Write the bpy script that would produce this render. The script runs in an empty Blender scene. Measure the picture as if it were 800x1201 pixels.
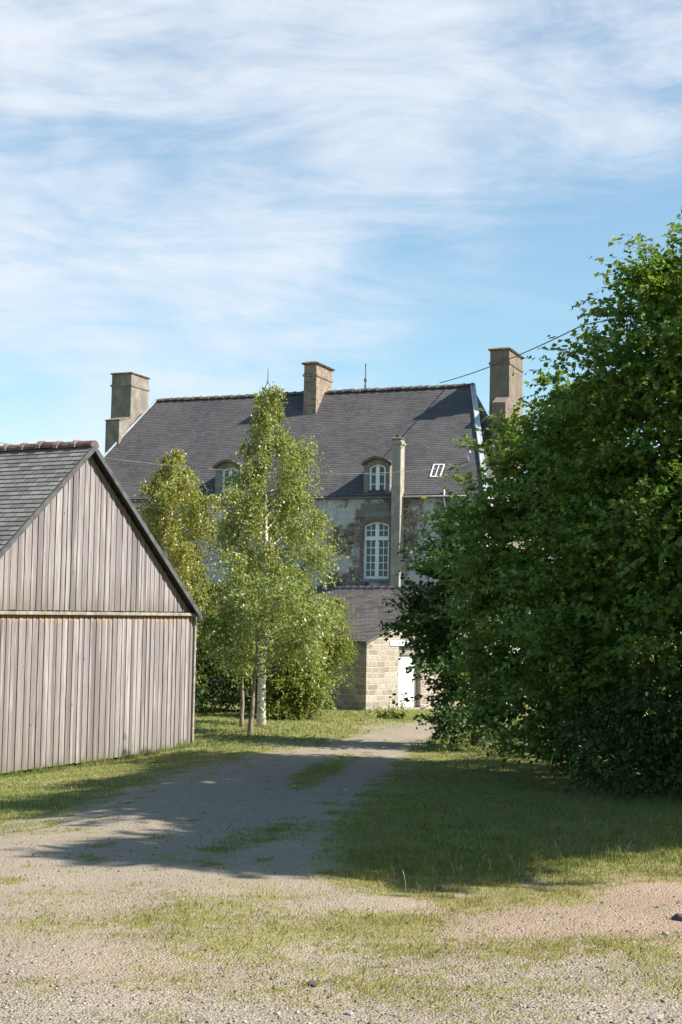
import bpy, bmesh, math, random
import numpy as np
from mathutils import Vector, Matrix, noise as mnoise
from mathutils.geometry import tessellate_polygon
rng = np.random.default_rng(7); random.seed(7)
sc = bpy.context.scene
COL = sc.collection
PI = math.pi
R_ = math.radians

# ------------------------------------------------------------------ camera model (photo is 800 x 1201)
F, CX, CY, EYE = 1600.0, 400.0, 600.5, 1.65
PITCH, ROLL = math.atan((715 - CY) / F), 0.017
CAMROT = Matrix.Rotation(PI / 2 + PITCH, 3, 'X') @ Matrix.Rotation(ROLL, 3, 'Z')
CR = np.array(CAMROT); C0 = np.array([0, 0, EYE])
def ray(px, py): return CR @ np.array([(px - CX) / F, -(py - CY) / F, -1.0])
def at(px, py, Y): d = ray(px, py); return C0 + d * (Y / d[1])
def project(P):
    q = (np.asarray(P) - C0) @ CR
    return CX + F * q[..., 0] / -q[..., 2], CY - F * q[..., 1] / -q[..., 2]

def gz(y):                                              # ground profile: falls gently away from the viewer
    y = np.asarray(y, float)
    return np.interp(y, [-400, -20, -3, 28, 50, 75, 2500], [0.3, 0.3, 0.12, -1.12, -1.67, -1.9, -1.9])
def bump(x, y):
    return 0.022*np.sin(x*1.7+0.6*y)*np.sin(y*1.1-0.4*x) + 0.012*np.sin(x*4.1-y*2.3+1.0)*np.sin(y*3.7+x*1.3)
def g2(x, y):                                           # the ground also dips a little towards the foot of the barn
    x = np.asarray(x, float); k = np.clip((-x-1.6)/3.0, 0, 1); k = k*k*(3-2*k)
    return gz(y) - .29*k*np.interp(y, [9, 20, 24, 27, 33], [0, 1, .75, .22, 0])*np.clip((40+x)/20, 0, 1)
def gh(x, y): return g2(x, y) + bump(np.asarray(x, float), np.asarray(y, float))
def gnd(px, py):
    d = ray(px, py); lo, hi = 1.0, 300.0
    f = lambda Y: (C0[2] + d[2]*Y/d[1]) - float(g2(d[0]*Y/d[1], Y))
    for _ in range(60):
        m = (lo+hi)/2
        if f(m) > 0: lo = m
        else: hi = m
    Y = lo; return np.array([d[0]*Y/d[1], Y, float(gh(d[0]*Y/d[1], Y))])

# ------------------------------------------------------------------ object helpers
def empty(name, loc, rz=0.0):
    o = bpy.data.objects.new(name, None); COL.objects.link(o)
    o.location = tuple(loc); o.rotation_euler = (0, 0, rz); o.empty_display_size = 0.3
    return o
def tag(o, label=None, cat=None, group=None, kind=None):
    if label: o['label'] = label
    if cat: o['category'] = cat
    if group: o['group'] = group
    if kind: o['kind'] = kind
    return o

class MB:
    def __init__(s): s.v = []; s.f = []; s.uv = []; s.mi = []; s.hasuv = False
    def face(s, pts, uvs=None, m=0):
        n = len(s.v); s.v += [tuple(map(float, p)) for p in pts]; s.f.append(tuple(range(n, n+len(pts)))); s.mi.append(m)
        if uvs is not None: s.hasuv = True; s.uv += list(uvs)
        else: s.uv += [(0.0, 0.0)]*len(pts)
    def box(s, a, b, m=0):
        x0, y0, z0 = a; x1, y1, z1 = b
        s.hexa([(x0,y0,z0),(x1,y0,z0),(x1,y1,z0),(x0,y1,z0),(x0,y0,z1),(x1,y0,z1),(x1,y1,z1),(x0,y1,z1)], m)
    def hexa(s, p, m=0):
        n = len(s.v); s.v += [tuple(map(float, q)) for q in p]
        fs = [(0,3,2,1),(4,5,6,7),(0,1,5,4),(1,2,6,5),(2,3,7,6),(3,0,4,7)]
        for f in fs: s.f.append(tuple(n+i for i in f)); s.mi.append(m); s.uv += [(0.0,0.0)]*4
    def tube(s, pts, rad, n=6, cap=True, m=0):
        pts = [Vector(p) for p in pts]; base = len(s.v); prev = None
        for i, p in enumerate(pts):
            t = (pts[min(i+1, len(pts)-1)] - pts[max(i-1, 0)])
            t = t.normalized() if t.length > 1e-9 else Vector((0,0,1))
            if prev is None:
                a = Vector((1,0,0)) if abs(t.x) < .8 else Vector((0,1,0)); prev = (a - t*a.dot(t)).normalized()
            else: prev = (prev - t*prev.dot(t)).normalized()
            bb = t.cross(prev); r = rad[i] if hasattr(rad, '__len__') else rad
            for k in range(n):
                a = 2*PI*k/n; q = p + (prev*math.cos(a) + bb*math.sin(a))*r; s.v.append(tuple(q))
        for i in range(len(pts)-1):
            for k in range(n):
                s.f.append((base+i*n+k, base+i*n+(k+1) % n, base+(i+1)*n+(k+1) % n, base+(i+1)*n+k)); s.mi.append(m); s.uv += [(0.,0.)]*4
        if cap:
            s.f.append(tuple(base+k for k in reversed(range(n)))); s.mi.append(m); s.uv += [(0.,0.)]*n
            e = base+(len(pts)-1)*n; s.f.append(tuple(e+k for k in range(n))); s.mi.append(m); s.uv += [(0.,0.)]*n
    def build(s, name, mats, parent=None, smooth=False, bevel=0, fixn=True):
        me = bpy.data.meshes.new(name); me.from_pydata(s.v, [], s.f)
        if not isinstance(mats, (list, tuple)): mats = [mats]
        for m in mats: me.materials.append(m)
        me.polygons.foreach_set('material_index', s.mi)
        if s.hasuv:
            l = me.uv_layers.new(name='UVMap'); l.data.foreach_set('uv', np.array(s.uv, dtype=np.float32).ravel())
        if fixn:
            bm = bmesh.new(); bm.from_mesh(me); bmesh.ops.recalc_face_normals(bm, faces=bm.faces); bm.to_mesh(me); bm.free()
        if smooth: me.polygons.foreach_set('use_smooth', [True]*len(me.polygons))
        o = bpy.data.objects.new(name, me); COL.objects.link(o)
        if parent: o.parent = parent
        if bevel:
            b = o.modifiers.new('bevel', 'BEVEL'); b.width = bevel; b.segments = 2; b.limit_method = 'ANGLE'
        me.update(); return o

def np_mesh(name, V, Fq, mat, parent=None, attrs=None):
    """V (n,3); Fq (m,k) faces of equal size"""
    me = bpy.data.meshes.new(name); m, k = Fq.shape
    me.vertices.add(len(V)); me.vertices.foreach_set('co', np.ascontiguousarray(V, np.float32).ravel())
    me.loops.add(m*k); me.loops.foreach_set('vertex_index', np.ascontiguousarray(Fq, np.int32).ravel())
    me.polygons.add(m); me.polygons.foreach_set('loop_start', np.arange(0, m*k, k, dtype=np.int32))
    if attrs:
        for nm, val in attrs.items():
            a = me.attributes.new(nm, 'FLOAT', 'POINT'); a.data.foreach_set('value', np.ascontiguousarray(val, np.float32))
    me.materials.append(mat); me.update(calc_edges=True); me.validate()
    o = bpy.data.objects.new(name, me); COL.objects.link(o)
    if parent: o.parent = parent
    return o

# ------------------------------------------------------------------ material helpers
class NT:
    def __init__(s, name):
        s.m = bpy.data.materials.new(name); s.m.use_nodes = True; s.t = s.m.node_tree; s.t.nodes.clear()
        s.out = s.n('ShaderNodeOutputMaterial')
    def n(s, typ, **kw):
        nd = s.t.nodes.new(typ)
        for k, v in kw.items():
            if k.startswith('i_'):
                key = k[2:]; key = int(key) if key.isdigit() else key.replace('_', ' ')
                s.put(nd.inputs[key], v)
            else: setattr(nd, k, v)
        return nd
    def put(s, inp, v):
        if hasattr(v, 'is_output'): s.t.links.new(v, inp)
        else:
            if hasattr(inp.default_value, '__len__') and hasattr(v, '__len__') and len(inp.default_value) == 4 and len(v) == 3: v = (*v, 1)
            inp.default_value = v
    def mix(s, f, a, b, bt='MIX'):
        nd = s.n('ShaderNodeMix', data_type='RGBA', blend_type=bt); nd.clamp_factor = True
        s.put(nd.inputs[0], f); s.put(nd.inputs[6], a); s.put(nd.inputs[7], b); return nd.outputs[2]
    def math(s, op, a, b=0.0, c=0.0, clamp=False):
        nd = s.n('ShaderNodeMath', operation=op, use_clamp=clamp); s.put(nd.inputs[0], a); s.put(nd.inputs[1], b); s.put(nd.inputs[2], c); return nd.outputs[0]
    def sstep(s, v, a, b, lo=0.0, hi=1.0):
        nd = s.n('ShaderNodeMapRange', interpolation_type='SMOOTHSTEP'); s.put(nd.inputs[0], v)
        s.put(nd.inputs[1], a); s.put(nd.inputs[2], b); s.put(nd.inputs[3], lo); s.put(nd.inputs[4], hi); return nd.outputs[0]
    def coord(s, kind='Object', scale=(1,1,1), rot=(0,0,0)):
        tc = s.n('ShaderNodeTexCoord'); mp = s.n('ShaderNodeMapping'); s.t.links.new(tc.outputs[kind], mp.inputs[0])
        mp.inputs['Scale'].default_value = scale; mp.inputs['Rotation'].default_value = rot; return mp.outputs[0]
    def noise(s, vec, scale, detail=4, rough=.55, dist=0.0, col=False):
        nd = s.n('ShaderNodeTexNoise'); s.put(nd.inputs['Vector'], vec); nd.inputs['Scale'].default_value = scale
        nd.inputs['Detail'].default_value = detail; nd.inputs['Roughness'].default_value = rough; nd.inputs['Distortion'].default_value = dist
        return nd.outputs[1 if col else 0]
    def voro(s, vec, scale, feature='F1', out='Distance', rnd=1.0):
        nd = s.n('ShaderNodeTexVoronoi', feature=feature); s.put(nd.inputs['Vector'], vec); nd.inputs['Scale'].default_value = scale
        nd.inputs['Randomness'].default_value = rnd; return nd.outputs[out]
    def ramp(s, f, stops):
        nd = s.n('ShaderNodeValToRGB'); s.put(nd.inputs[0], f); e = nd.color_ramp.elements
        while len(e) < len(stops): e.new(.5)
        for k, (p, c) in enumerate(stops): e[k].position = p; e[k].color = (*c, 1)
        return nd.outputs[0]
    def bump(s, h, strength=.5, dist=.02):
        nd = s.n('ShaderNodeBump'); s.put(nd.inputs['Height'], h); nd.inputs['Strength'].default_value = strength; nd.inputs['Distance'].default_value = dist; return nd.outputs[0]
    def bsdf(s, col, rough=.8, normal=None, metal=0.0, spec=.3, **kw):
        nd = s.n('ShaderNodeBsdfPrincipled'); s.put(nd.inputs['Base Color'], col); s.put(nd.inputs['Roughness'], rough)
        nd.inputs['Metallic'].default_value = metal; s.put(nd.inputs['Specular IOR Level'], spec)
        if normal is not None: s.put(nd.inputs['Normal'], normal)
        for k, v in kw.items(): s.put(nd.inputs[k.replace('_', ' ')], v)
        return nd.outputs[0]
    def done(s, sh): s.t.links.new(sh, s.out.inputs[0]); return s.m
    def rand(s): return s.n('ShaderNodeNewGeometry').outputs['Random Per Island']

def leaf_mat(name, stops, trans=.35, rough=.5, spec=.35):
    t = NT(name); r = t.rand(); c = t.ramp(r, stops)
    big = t.noise(t.coord(), 1.1, 3); c = t.mix(t.sstep(big, .35, .65, 0, .35), c, tuple(x*.72 for x in stops[-1][1]))
    d = t.bsdf(c, rough, spec=spec)
    tr = t.n('ShaderNodeBsdfTranslucent'); hs = t.n('ShaderNodeHueSaturation'); hs.inputs['Hue'].default_value = .485; hs.inputs['Saturation'].default_value = 1.15; hs.inputs['Value'].default_value = 1.5
    t.put(hs.inputs['Color'], c); t.put(tr.inputs[0], hs.outputs[0])
    mx = t.n('ShaderNodeMixShader'); mx.inputs[0].default_value = trans; t.t.links.new(d, mx.inputs[1]); t.t.links.new(tr.outputs[0], mx.inputs[2])
    return t.done(mx.outputs[0])

M = {}
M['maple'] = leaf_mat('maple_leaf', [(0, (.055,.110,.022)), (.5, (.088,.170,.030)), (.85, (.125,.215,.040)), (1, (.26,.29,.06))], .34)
M['maplelit'] = leaf_mat('maple_leaf_lit', [(0, (.056,.115,.022)), (.45, (.088,.178,.030)), (.8, (.135,.228,.040)), (1, (.25,.30,.06))], .36)  # copy of maple with its colour lifted so the tall tree reads as sunlit
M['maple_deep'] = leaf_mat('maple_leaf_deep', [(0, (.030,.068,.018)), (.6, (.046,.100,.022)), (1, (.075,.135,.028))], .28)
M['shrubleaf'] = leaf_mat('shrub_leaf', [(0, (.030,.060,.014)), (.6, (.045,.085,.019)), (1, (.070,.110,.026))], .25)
M['birchleaf'] = leaf_mat('birch_leaf', [(0, (.135,.185,.042)), (.45, (.195,.245,.060)), (.8, (.250,.285,.080)), (1, (.36,.34,.11))], .42, .4, .5)
M['yellowleaf'] = leaf_mat('yellow_birch_leaf', [(0, (.145,.180,.042)), (.5, (.205,.250,.060)), (.9, (.290,.290,.070)), (1, (.45,.34,.09))], .42, .4, .5)
M['silverleaf'] = leaf_mat('silver_leaf', [(0, (.140,.195,.045)), (.5, (.205,.260,.068)), (1, (.290,.320,.135))], .42, .4, .5)
M['weepleaf'] = leaf_mat('weeping_leaf', [(0, (.100,.155,.028)), (.5, (.150,.205,.038)), (1, (.240,.235,.055))], .42, .45, .4)
M['grassblade'] = leaf_mat('grass_blade', [(0, (.130,.148,.032)), (.5, (.205,.205,.048)), (.8, (.30,.255,.085)), (1, (.40,.33,.16))], .3, .6, .2)
M['lawnblade'] = leaf_mat('lawn_blade', [(0, (.085,.155,.038)), (.55, (.145,.215,.052)), (.85, (.24,.25,.085)), (1, (.36,.31,.16))], .3, .6, .2)
M['strawblade'] = leaf_mat('straw_blade', [(0, (.30,.26,.14)), (1, (.42,.37,.22))], .3, .6, .2)

def bark(name, a, b, scale=8, streak=(1,1,.25)):
    t = NT(name); v = t.coord('Object', streak); n = t.noise(v, scale, 5, .6); c = t.mix(t.sstep(n, .35, .65), a, b)
    return t.done(t.bsdf(c, .9, t.bump(n, .6, .02)))
M['bark'] = bark('brown_bark', (.075,.058,.042), (.150,.120,.088))
M['palebark'] = bark('pale_bark', (.16,.13,.095), (.27,.225,.165), 10)
def birchbark():
    t = NT('birch_bark'); v = t.coord('Object', (1,1,2.6)); n = t.noise(v, 5, 4, .65); n2 = t.noise(t.coord('Object', (1,1,6)), 9, 3)
    c = t.mix(t.sstep(n, .54, .60), (.60,.56,.48), (.06,.05,.04)); c = t.mix(t.sstep(n2, .52, .7, 0, .5), c, (.34,.28,.22))
    return t.done(t.bsdf(c, .7, t.bump(n, .3, .01)))
M['birchbark'] = birchbark()

def slate(name, c1, c2, c3, bw, bh, moss=.0):
    t = NT(name); tc = t.n('ShaderNodeTexCoord'); uv = tc.outputs['UV']
    br = t.n('ShaderNodeTexBrick'); t.put(br.inputs['Vector'], uv); br.offset = .5
    t.put(br.inputs['Color1'], (0,0,0)); t.put(br.inputs['Color2'], (1,1,1)); t.put(br.inputs['Mortar'], (.5,.5,.5))
    br.inputs['Scale'].default_value = 1; br.inputs['Mortar Size'].default_value = .006; br.inputs['Mortar Smooth'].default_value = .1
    br.inputs['Brick Width'].default_value = bw; br.inputs['Row Height'].default_value = bh
    f = t.math('MULTIPLY', br.outputs['Color'], 1.0)
    c = t.ramp(f, [(0, c1), (.45, c2), (1, c3)])
    w = t.noise(uv, .55, 5, .6); c = t.mix(t.sstep(w, .45, .72, 0, .55), c, tuple(x*1.45 for x in c2))
    mp = t.n('ShaderNodeMapping'); t.put(mp.inputs[0], uv); mp.inputs['Scale'].default_value = (6, .7, 1)
    st = t.noise(mp.outputs[0], 1.0, 4); c = t.mix(t.sstep(st, .5, .8, 0, .35), c, tuple(x*.6 for x in c1))
    if moss:
        mo = t.noise(uv, 3.2, 5, .7); c = t.mix(t.sstep(mo, .60, .72, 0, moss), c, (.20,.15,.06))
    c = t.mix(br.outputs['Fac'], c, (.010,.010,.011))
    fn = t.noise(uv, 26, 3)
    h = t.math('SUBTRACT', t.math('ADD', t.math('MULTIPLY', fn, .4), t.math('MULTIPLY', f, .5)), t.math('MULTIPLY', br.outputs['Fac'], 1.2))
    return t.done(t.bsdf(c, t.sstep(w, .3, .7, .55, .75), t.bump(h, .6, .008), spec=.35))
M['slate'] = slate('house_slate', (.074,.069,.073), (.090,.084,.087), (.108,.100,.100), .24, .105, .2)
M['barnslate'] = slate('barn_slate', (.115,.110,.105), (.165,.157,.148), (.225,.212,.195), .25, .125, .5)
M['outslate'] = slate('outbuilding_slate', (.085,.074,.070), (.125,.108,.100), (.165,.142,.130), .22, .11, .2)

def wood():
    t = NT('weathered_board'); r = t.rand(); geo = t.n('ShaderNodeNewGeometry')
    v = t.coord('Object', (1,1,.05)); off = t.n('ShaderNodeVectorMath', operation='ADD'); t.put(off.inputs[0], v)
    cb = t.n('ShaderNodeCombineXYZ'); t.put(cb.inputs[2], t.math('MULTIPLY', r, 40)); t.put(cb.inputs[0], t.math('MULTIPLY', r, 13)); t.put(off.inputs[1], cb.outputs[0])
    g = t.noise(off.outputs[0], 42, 6, .65, .6); g2 = t.noise(off.outputs[0], 9, 4, .6)
    c = t.ramp(r, [(0, (.140,.122,.121)), (.3, (.192,.170,.169)), (.7, (.245,.220,.218)), (1, (.315,.287,.284))])
    c = t.mix(t.sstep(g, .44, .66, 0, .6), c, (.130,.105,.096)); c = t.mix(t.sstep(g2, .52, .66, 0, .6), c, (.42,.388,.375))
    kn = t.voro(t.n('ShaderNodeVectorMath', operation='MULTIPLY', i_0=off.outputs[0], i_1=(1,1,14)).outputs[0], 3.1)
    c = t.mix(t.sstep(kn, .035, .075, .8, 0), c, (.07,.05,.038))
    # less weathered, still orange, where boards are sheltered by the rake and under the rail (board tops)
    at_ = t.n('ShaderNodeAttribute', attribute_name='fresh'); nn = t.noise(off.outputs[0], 5, 2)
    fr = t.sstep(t.math('ADD', at_.outputs['Fac'], t.math('MULTIPLY', t.math('SUBTRACT', nn, .5), .9)), .62, .9, 0, .75)
    c = t.mix(fr, c, (.42,.25,.11))
    lw = t.n('ShaderNodeAttribute', attribute_name='low'); c = t.mix(t.math('MULTIPLY', lw.outputs['Fac'], t.sstep(nn, .3, .6, .25, .8)), c, (.13,.115,.085))
    return t.done(t.bsdf(c, .85, t.bump(g, .35, .004), spec=.2))
M['wood'] = wood()
def simple(name, col, rough=.7, var=.25, scale=6, metal=0., spec=.3, bumpd=.0):
    t = NT(name); n = t.noise(t.coord(), scale, 5, .6); c = t.mix(t.sstep(n, .3, .7), tuple(x*(1-var) for x in col), tuple(min(1, x*(1+var)) for x in col))
    return t.done(t.bsdf(c, rough, t.bump(n, .4, bumpd) if bumpd else None, metal=metal, spec=spec))
M['darkwall'] = simple('board_backing', (.035,.03,.027))
M['oldwood'] = simple('grey_timber', (.25,.215,.19), .85, .3, 9)
M['barge'] = simple('zinc_bargeboard', (.085,.085,.088), .6, .3, 5, .1)
M['soffit'] = simple('dark_soffit', (.055,.047,.042), .8, .3, 8)
M['zinc'] = simple('pale_zinc', (.50,.53,.57), .45, .12, 3, .25)
M['verge'] = simple('grey_verge', (.27,.29,.33), .55, .2, 3, .15)
M['zincdark'] = simple('dark_zinc', (.10,.105,.115), .5, .2, 4, .2)
M['ridge'] = simple('ridge_clay', (.125,.074,.060), .8, .45, 6, bumpd=.01)
M['houseridge'] = simple('mortared_ridge', (.125,.095,.082), .85, .5, 7, bumpd=.01)
M['housecollar'] = simple('mortar_collar', (.17,.14,.12), .85, .4, 9)
M['collar'] = simple('ridge_collar', (.22,.15,.125), .8, .4, 9)
M['white'] = simple('white_paint', (.78,.79,.80), .45, .04, 8)
M['doorwhite'] = simple('door_paint', (.66,.66,.64), .6, .12, 3)
M['iron'] = simple('iron', (.06,.062,.065), .6, .3)
M['cable'] = simple('cable_black', (.03,.03,.032), .6, .1)
M['cablepale'] = simple('cable_grey', (.13,.125,.12), .6, .2)
def glass():
    t = NT('window_glass'); n = t.noise(t.coord(), 2.2, 2)
    c = t.mix(n, (.020,.028,.040), (.05,.065,.09))
    return t.done(t.bsdf(c, .06, t.bump(n, .05, .02), spec=.5))
M['glass'] = glass()
def render_(name, base, dark, rust, scale=2.0):
    t = NT(name); v = t.coord(); n = t.noise(v, scale, 6, .62); n2 = t.noise(t.coord('Object', (3,3,.5)), 2.2, 5, .6); n3 = t.noise(v, 24, 4)
    c = t.mix(t.sstep(n, .38, .66), dark, base); c = t.mix(t.sstep(n2, .52, .75, 0, .6), c, tuple(x*.62 for x in dark)); c = t.mix(t.sstep(n, .60, .78, 0, .6), c, rust)
    c = t.mix(t.sstep(n3, .4, .7, 0, .25), c, tuple(x*.7 for x in base))
    return t.done(t.bsdf(c, .9, t.bump(n3, .5, .012), spec=.15))
M['render'] = render_('chimney_render', (.265,.232,.195), (.160,.145,.130), (.31,.25,.18))
M['renderR'] = render_('chimney_render_brown', (.215,.172,.140), (.150,.122,.102), (.25,.190,.145))
M['flue'] = render_('flue_cement', (.36,.325,.27), (.27,.245,.215), (.40,.35,.27), 3)
M['lichen'] = render_('lichen_cap', (.26,.20,.13), (.11,.10,.085), (.34,.24,.10), 5)
def masonry(name, cols, mortar, bw, bh, plane='xz', msize=.018, dirt=.4):
    t = NT(name); tc = t.n('ShaderNodeTexCoord'); sx = t.n('ShaderNodeSeparateXYZ'); t.put(sx.inputs[0], tc.outputs['Object'])
    ax = t.math('ADD', sx.outputs[0], sx.outputs[1]); cb = t.n('ShaderNodeCombineXYZ'); t.put(cb.inputs[0], ax); t.put(cb.inputs[1], sx.outputs[2])
    nz = t.noise(cb.outputs[0], 2.1, 2, .5, 0, True); w = t.n('ShaderNodeVectorMath', operation='MULTIPLY_ADD'); t.put(w.inputs[0], nz); w.inputs[1].default_value = (.24,.13,0); t.put(w.inputs[2], cb.outputs[0])
    br = t.n('ShaderNodeTexBrick'); t.put(br.inputs['Vector'], w.outputs[0]); br.offset = .43; br.squash = .7; br.squash_frequency = 3
    t.put(br.inputs['Color1'], (0,0,0)); t.put(br.inputs['Color2'], (1,1,1)); t.put(br.inputs['Mortar'], (.5,.5,.5))
    br.inputs['Scale'].default_value = 1; br.inputs['Mortar Size'].default_value = msize; br.inputs['Mortar Smooth'].default_value = .5
    br.inputs['Brick Width'].default_value = bw; br.inputs['Row Height'].default_value = bh
    n = t.noise(tc.outputs['Object'], 14, 5, .65); big = t.noise(tc.outputs['Object'], .9, 4)
    c = t.ramp(br.outputs['Color'], [(i/(len(cols)-1), k) for i, k in enumerate(cols)])
    c = t.mix(t.sstep(n, .4, .7, 0, .5), c, tuple(x*.6 for x in cols[0])); c = t.mix(br.outputs['Fac'], c, mortar)
    c = t.mix(t.sstep(big, .5, .7, 0, dirt), c, tuple(x*.7 for x in cols[1]))
    h = t.math('SUBTRACT', t.math('MULTIPLY', n, .5), br.outputs['Fac'])
    return t.done(t.bsdf(c, .92, t.bump(h, .7, .02), spec=.12))
M['outstone'] = masonry('outbuilding_stone', [(.225,.192,.16), (.32,.275,.225), (.42,.365,.31), (.29,.225,.175)], (.43,.385,.32), .38, .18)
M['brick'] = masonry('chimney_brick', [(.17,.125,.10), (.235,.18,.14), (.31,.25,.195)], (.33,.28,.225), .24, .12, msize=.012)
M['redbrick'] = masonry('red_brick', [(.165,.115,.095), (.21,.15,.125), (.25,.19,.16)], (.24,.215,.20), .22, .075, msize=.010)
M['greystone'] = masonry('grey_dressed_stone', [(.18,.165,.155), (.23,.21,.195), (.27,.25,.225)], (.22,.205,.19), .5, .26, msize=.008)

def facade():
    t = NT('rubble_facade'); v = t.coord(); nz = t.noise(v, 3, 2, .5, 0, True)
    w = t.n('ShaderNodeVectorMath', operation='MULTIPLY_ADD'); t.put(w.inputs[0], nz); w.inputs[1].default_value = (.14,.14,.10); t.put(w.inputs[2], t.coord('Object', (1,1,1.5)))
    ed = t.voro(w.outputs[0], 4.2, 'DISTANCE_TO_EDGE'); cl = t.voro(w.outputs[0], 4.2, 'F1', 'Color')
    sp = t.n('ShaderNodeSeparateColor'); t.put(sp.inputs[0], cl)
    st = t.ramp(sp.outputs[0], [(0, (.085,.068,.060)), (.35, (.15,.115,.092)), (.7, (.21,.16,.125)), (1, (.26,.215,.18))])
    mort = t.mix(t.noise(v, 7, 4), (.36,.325,.28), (.27,.235,.20))
    c = t.mix(t.sstep(ed, .03, .085), mort, st)
    p = t.noise(v, .62, 6, .62, .4); p2 = t.noise(v, 5.5, 5, .7)
    pf = t.sstep(t.math('ADD', p, t.math('MULTIPLY', t.math('SUBTRACT', p2, .5), .35)), .45, .52)
    pl = t.mix(t.noise(v, 2.4, 5, .65), (.34,.335,.335), (.56,.55,.54)); pl = t.mix(t.sstep(p2, .50, .68, 0, .6), pl, (.25,.215,.185)); st2 = t.noise(t.coord('Object', (1.6,1.6,.35)), 1.4, 5, .65); pl = t.mix(t.sstep(st2, .52, .74, 0, .55), pl, (.20,.175,.16))
    c = t.mix(pf, c, pl)
    hole = t.voro(v, 5.0); hm = t.math('MULTIPLY', t.sstep(hole, .08, .14, 1, 0), t.sstep(t.noise(v, 1.3, 2), .45, .55)); c = t.mix(hm, c, (.06,.05,.045))
    h = t.math('ADD', t.math('MULTIPLY', t.sstep(ed, .0, .12), t.math('SUBTRACT', 1.0, pf)), t.math('MULTIPLY', p2, .4))
    return t.done(t.bsdf(c, .93, t.bump(h, .8, .03), spec=.12))
M['facade'] = facade()

def ground_mat():
    t = NT('gravel_and_turf'); v = t.coord('Object'); g = t.n('ShaderNodeAttribute', attribute_name='grassy').outputs['Fac']; rd = t.n('ShaderNodeAttribute', attribute_name='red').outputs['Fac']
    gr = t.n('ShaderNodeAttribute', attribute_name='gravel').outputs['Fac']
    n1 = t.noise(v, 1.6, 6, .65); n2 = t.noise(v, 9, 5, .65); n3 = t.noise(v, 60, 3, .6)
    pc = t.voro(v, 62, 'F1', 'Color'); pd = t.voro(v, 62); sp = t.n('ShaderNodeSeparateColor'); t.put(sp.inputs[0], pc)
    n4 = t.noise(v, 28, 4, .7); sand = t.mix(n2, (.265,.214,.156), (.395,.325,.245)); sand = t.mix(t.sstep(n4, .5, .72, 0, .5), sand, (.20,.175,.15)); sand = t.mix(t.sstep(n4, .28, .44, .35, 0), sand, (.46,.41,.35)); sand = t.mix(t.math('MULTIPLY', rd, .8), sand, (.36,.235,.165))
    peb = t.ramp(sp.outputs[0], [(0, (.09,.08,.072)), (.35, (.21,.19,.165)), (.75, (.33,.295,.255)), (1, (.50,.46,.40))])
    bare = t.mix(t.math('MULTIPLY', t.sstep(n2, .34, .60), t.math('ADD', t.math('MULTIPLY', gr, .75), .2), clamp=True), sand, peb)
    bare = t.mix(t.sstep(n1, .5, .75, 0, .3), bare, (.26,.215,.165))
    turf = t.mix(n2, (.150,.160,.042), (.265,.235,.080)); turf = t.mix(t.sstep(n1, .45, .7, 0, .75), turf, (.32,.28,.14)); turf = t.mix(t.sstep(n3, .45, .7, 0, .5), turf, (.10,.12,.034))
    f = t.sstep(t.math('ADD', g, t.math('ADD', t.math('MULTIPLY', t.math('SUBTRACT', n2, .5), 1.7), t.math('MULTIPLY', t.math('SUBTRACT', n1, .5), 1.1))), .38, .72)
    sk = t.sstep(t.noise(v, 85, 2, .5), .61, .68, 0, .45); bare = t.mix(sk, bare, (.10,.085,.07)); c = t.mix(f, bare, turf)
    h = t.math('ADD', t.math('MULTIPLY', t.math('SUBTRACT', 1, t.math('MULTIPLY', pd, 1.4)), .5), t.math('ADD', n3, t.math('MULTIPLY', n2, 1.5)))
    return t.done(t.bsdf(c, .95, t.bump(h, .8, .022), spec=.12))
M['ground'] = ground_mat()
def stone_mat(name, a, b):
    t = NT(name); r = t.rand(); n = t.noise(t.coord(), 40, 4); c = t.mix(r, a, b); c = t.mix(t.sstep(n, .4, .7, 0, .5), c, tuple(x*.7 for x in a))
    return t.done(t.bsdf(c, .85, t.bump(n, .4, .004), spec=.2))
M['pebble'] = stone_mat('pebble', (.09,.08,.07), (.42,.375,.32))
M['darkstone'] = stone_mat('dark_stone', (.05,.045,.045), (.08,.072,.07))
M['greyrock'] = stone_mat('pale_stone', (.20,.185,.165), (.28,.26,.235))

# ------------------------------------------------------------------ ground
def seg(a, b, st): return np.arange(a, b, st)
xs = np.concatenate([-np.geomspace(1500, 24, 14), seg(-22, -9, .6), seg(-9, 9, .09), seg(9, 24, .6), np.geomspace(26, 1500, 14)])
ys = np.concatenate([-np.geomspace(300, 4, 8), seg(-2, 5, .4), seg(5, 17, .07), seg(17, 32, .13), seg(32, 60, .4), np.geomspace(61, 2200, 18)])
GX, GY = np.meshgrid(xs, ys)
GZ = gh(GX, GY); 
# far from the scene the little bumps go away
far = (np.abs(GX) > 24) | (GY > 62); GZ[far] = gz(GY[far])
def vnoise(x, y, s, seed=0.0):
    out = np.zeros(x.shape)
    for k in range(6):
        a = 2.399*k + seed; out += np.sin((x*math.cos(a)+y*math.sin(a))*s*(1+.37*k) + 3.1*k + seed*7)
    return out/6
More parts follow.
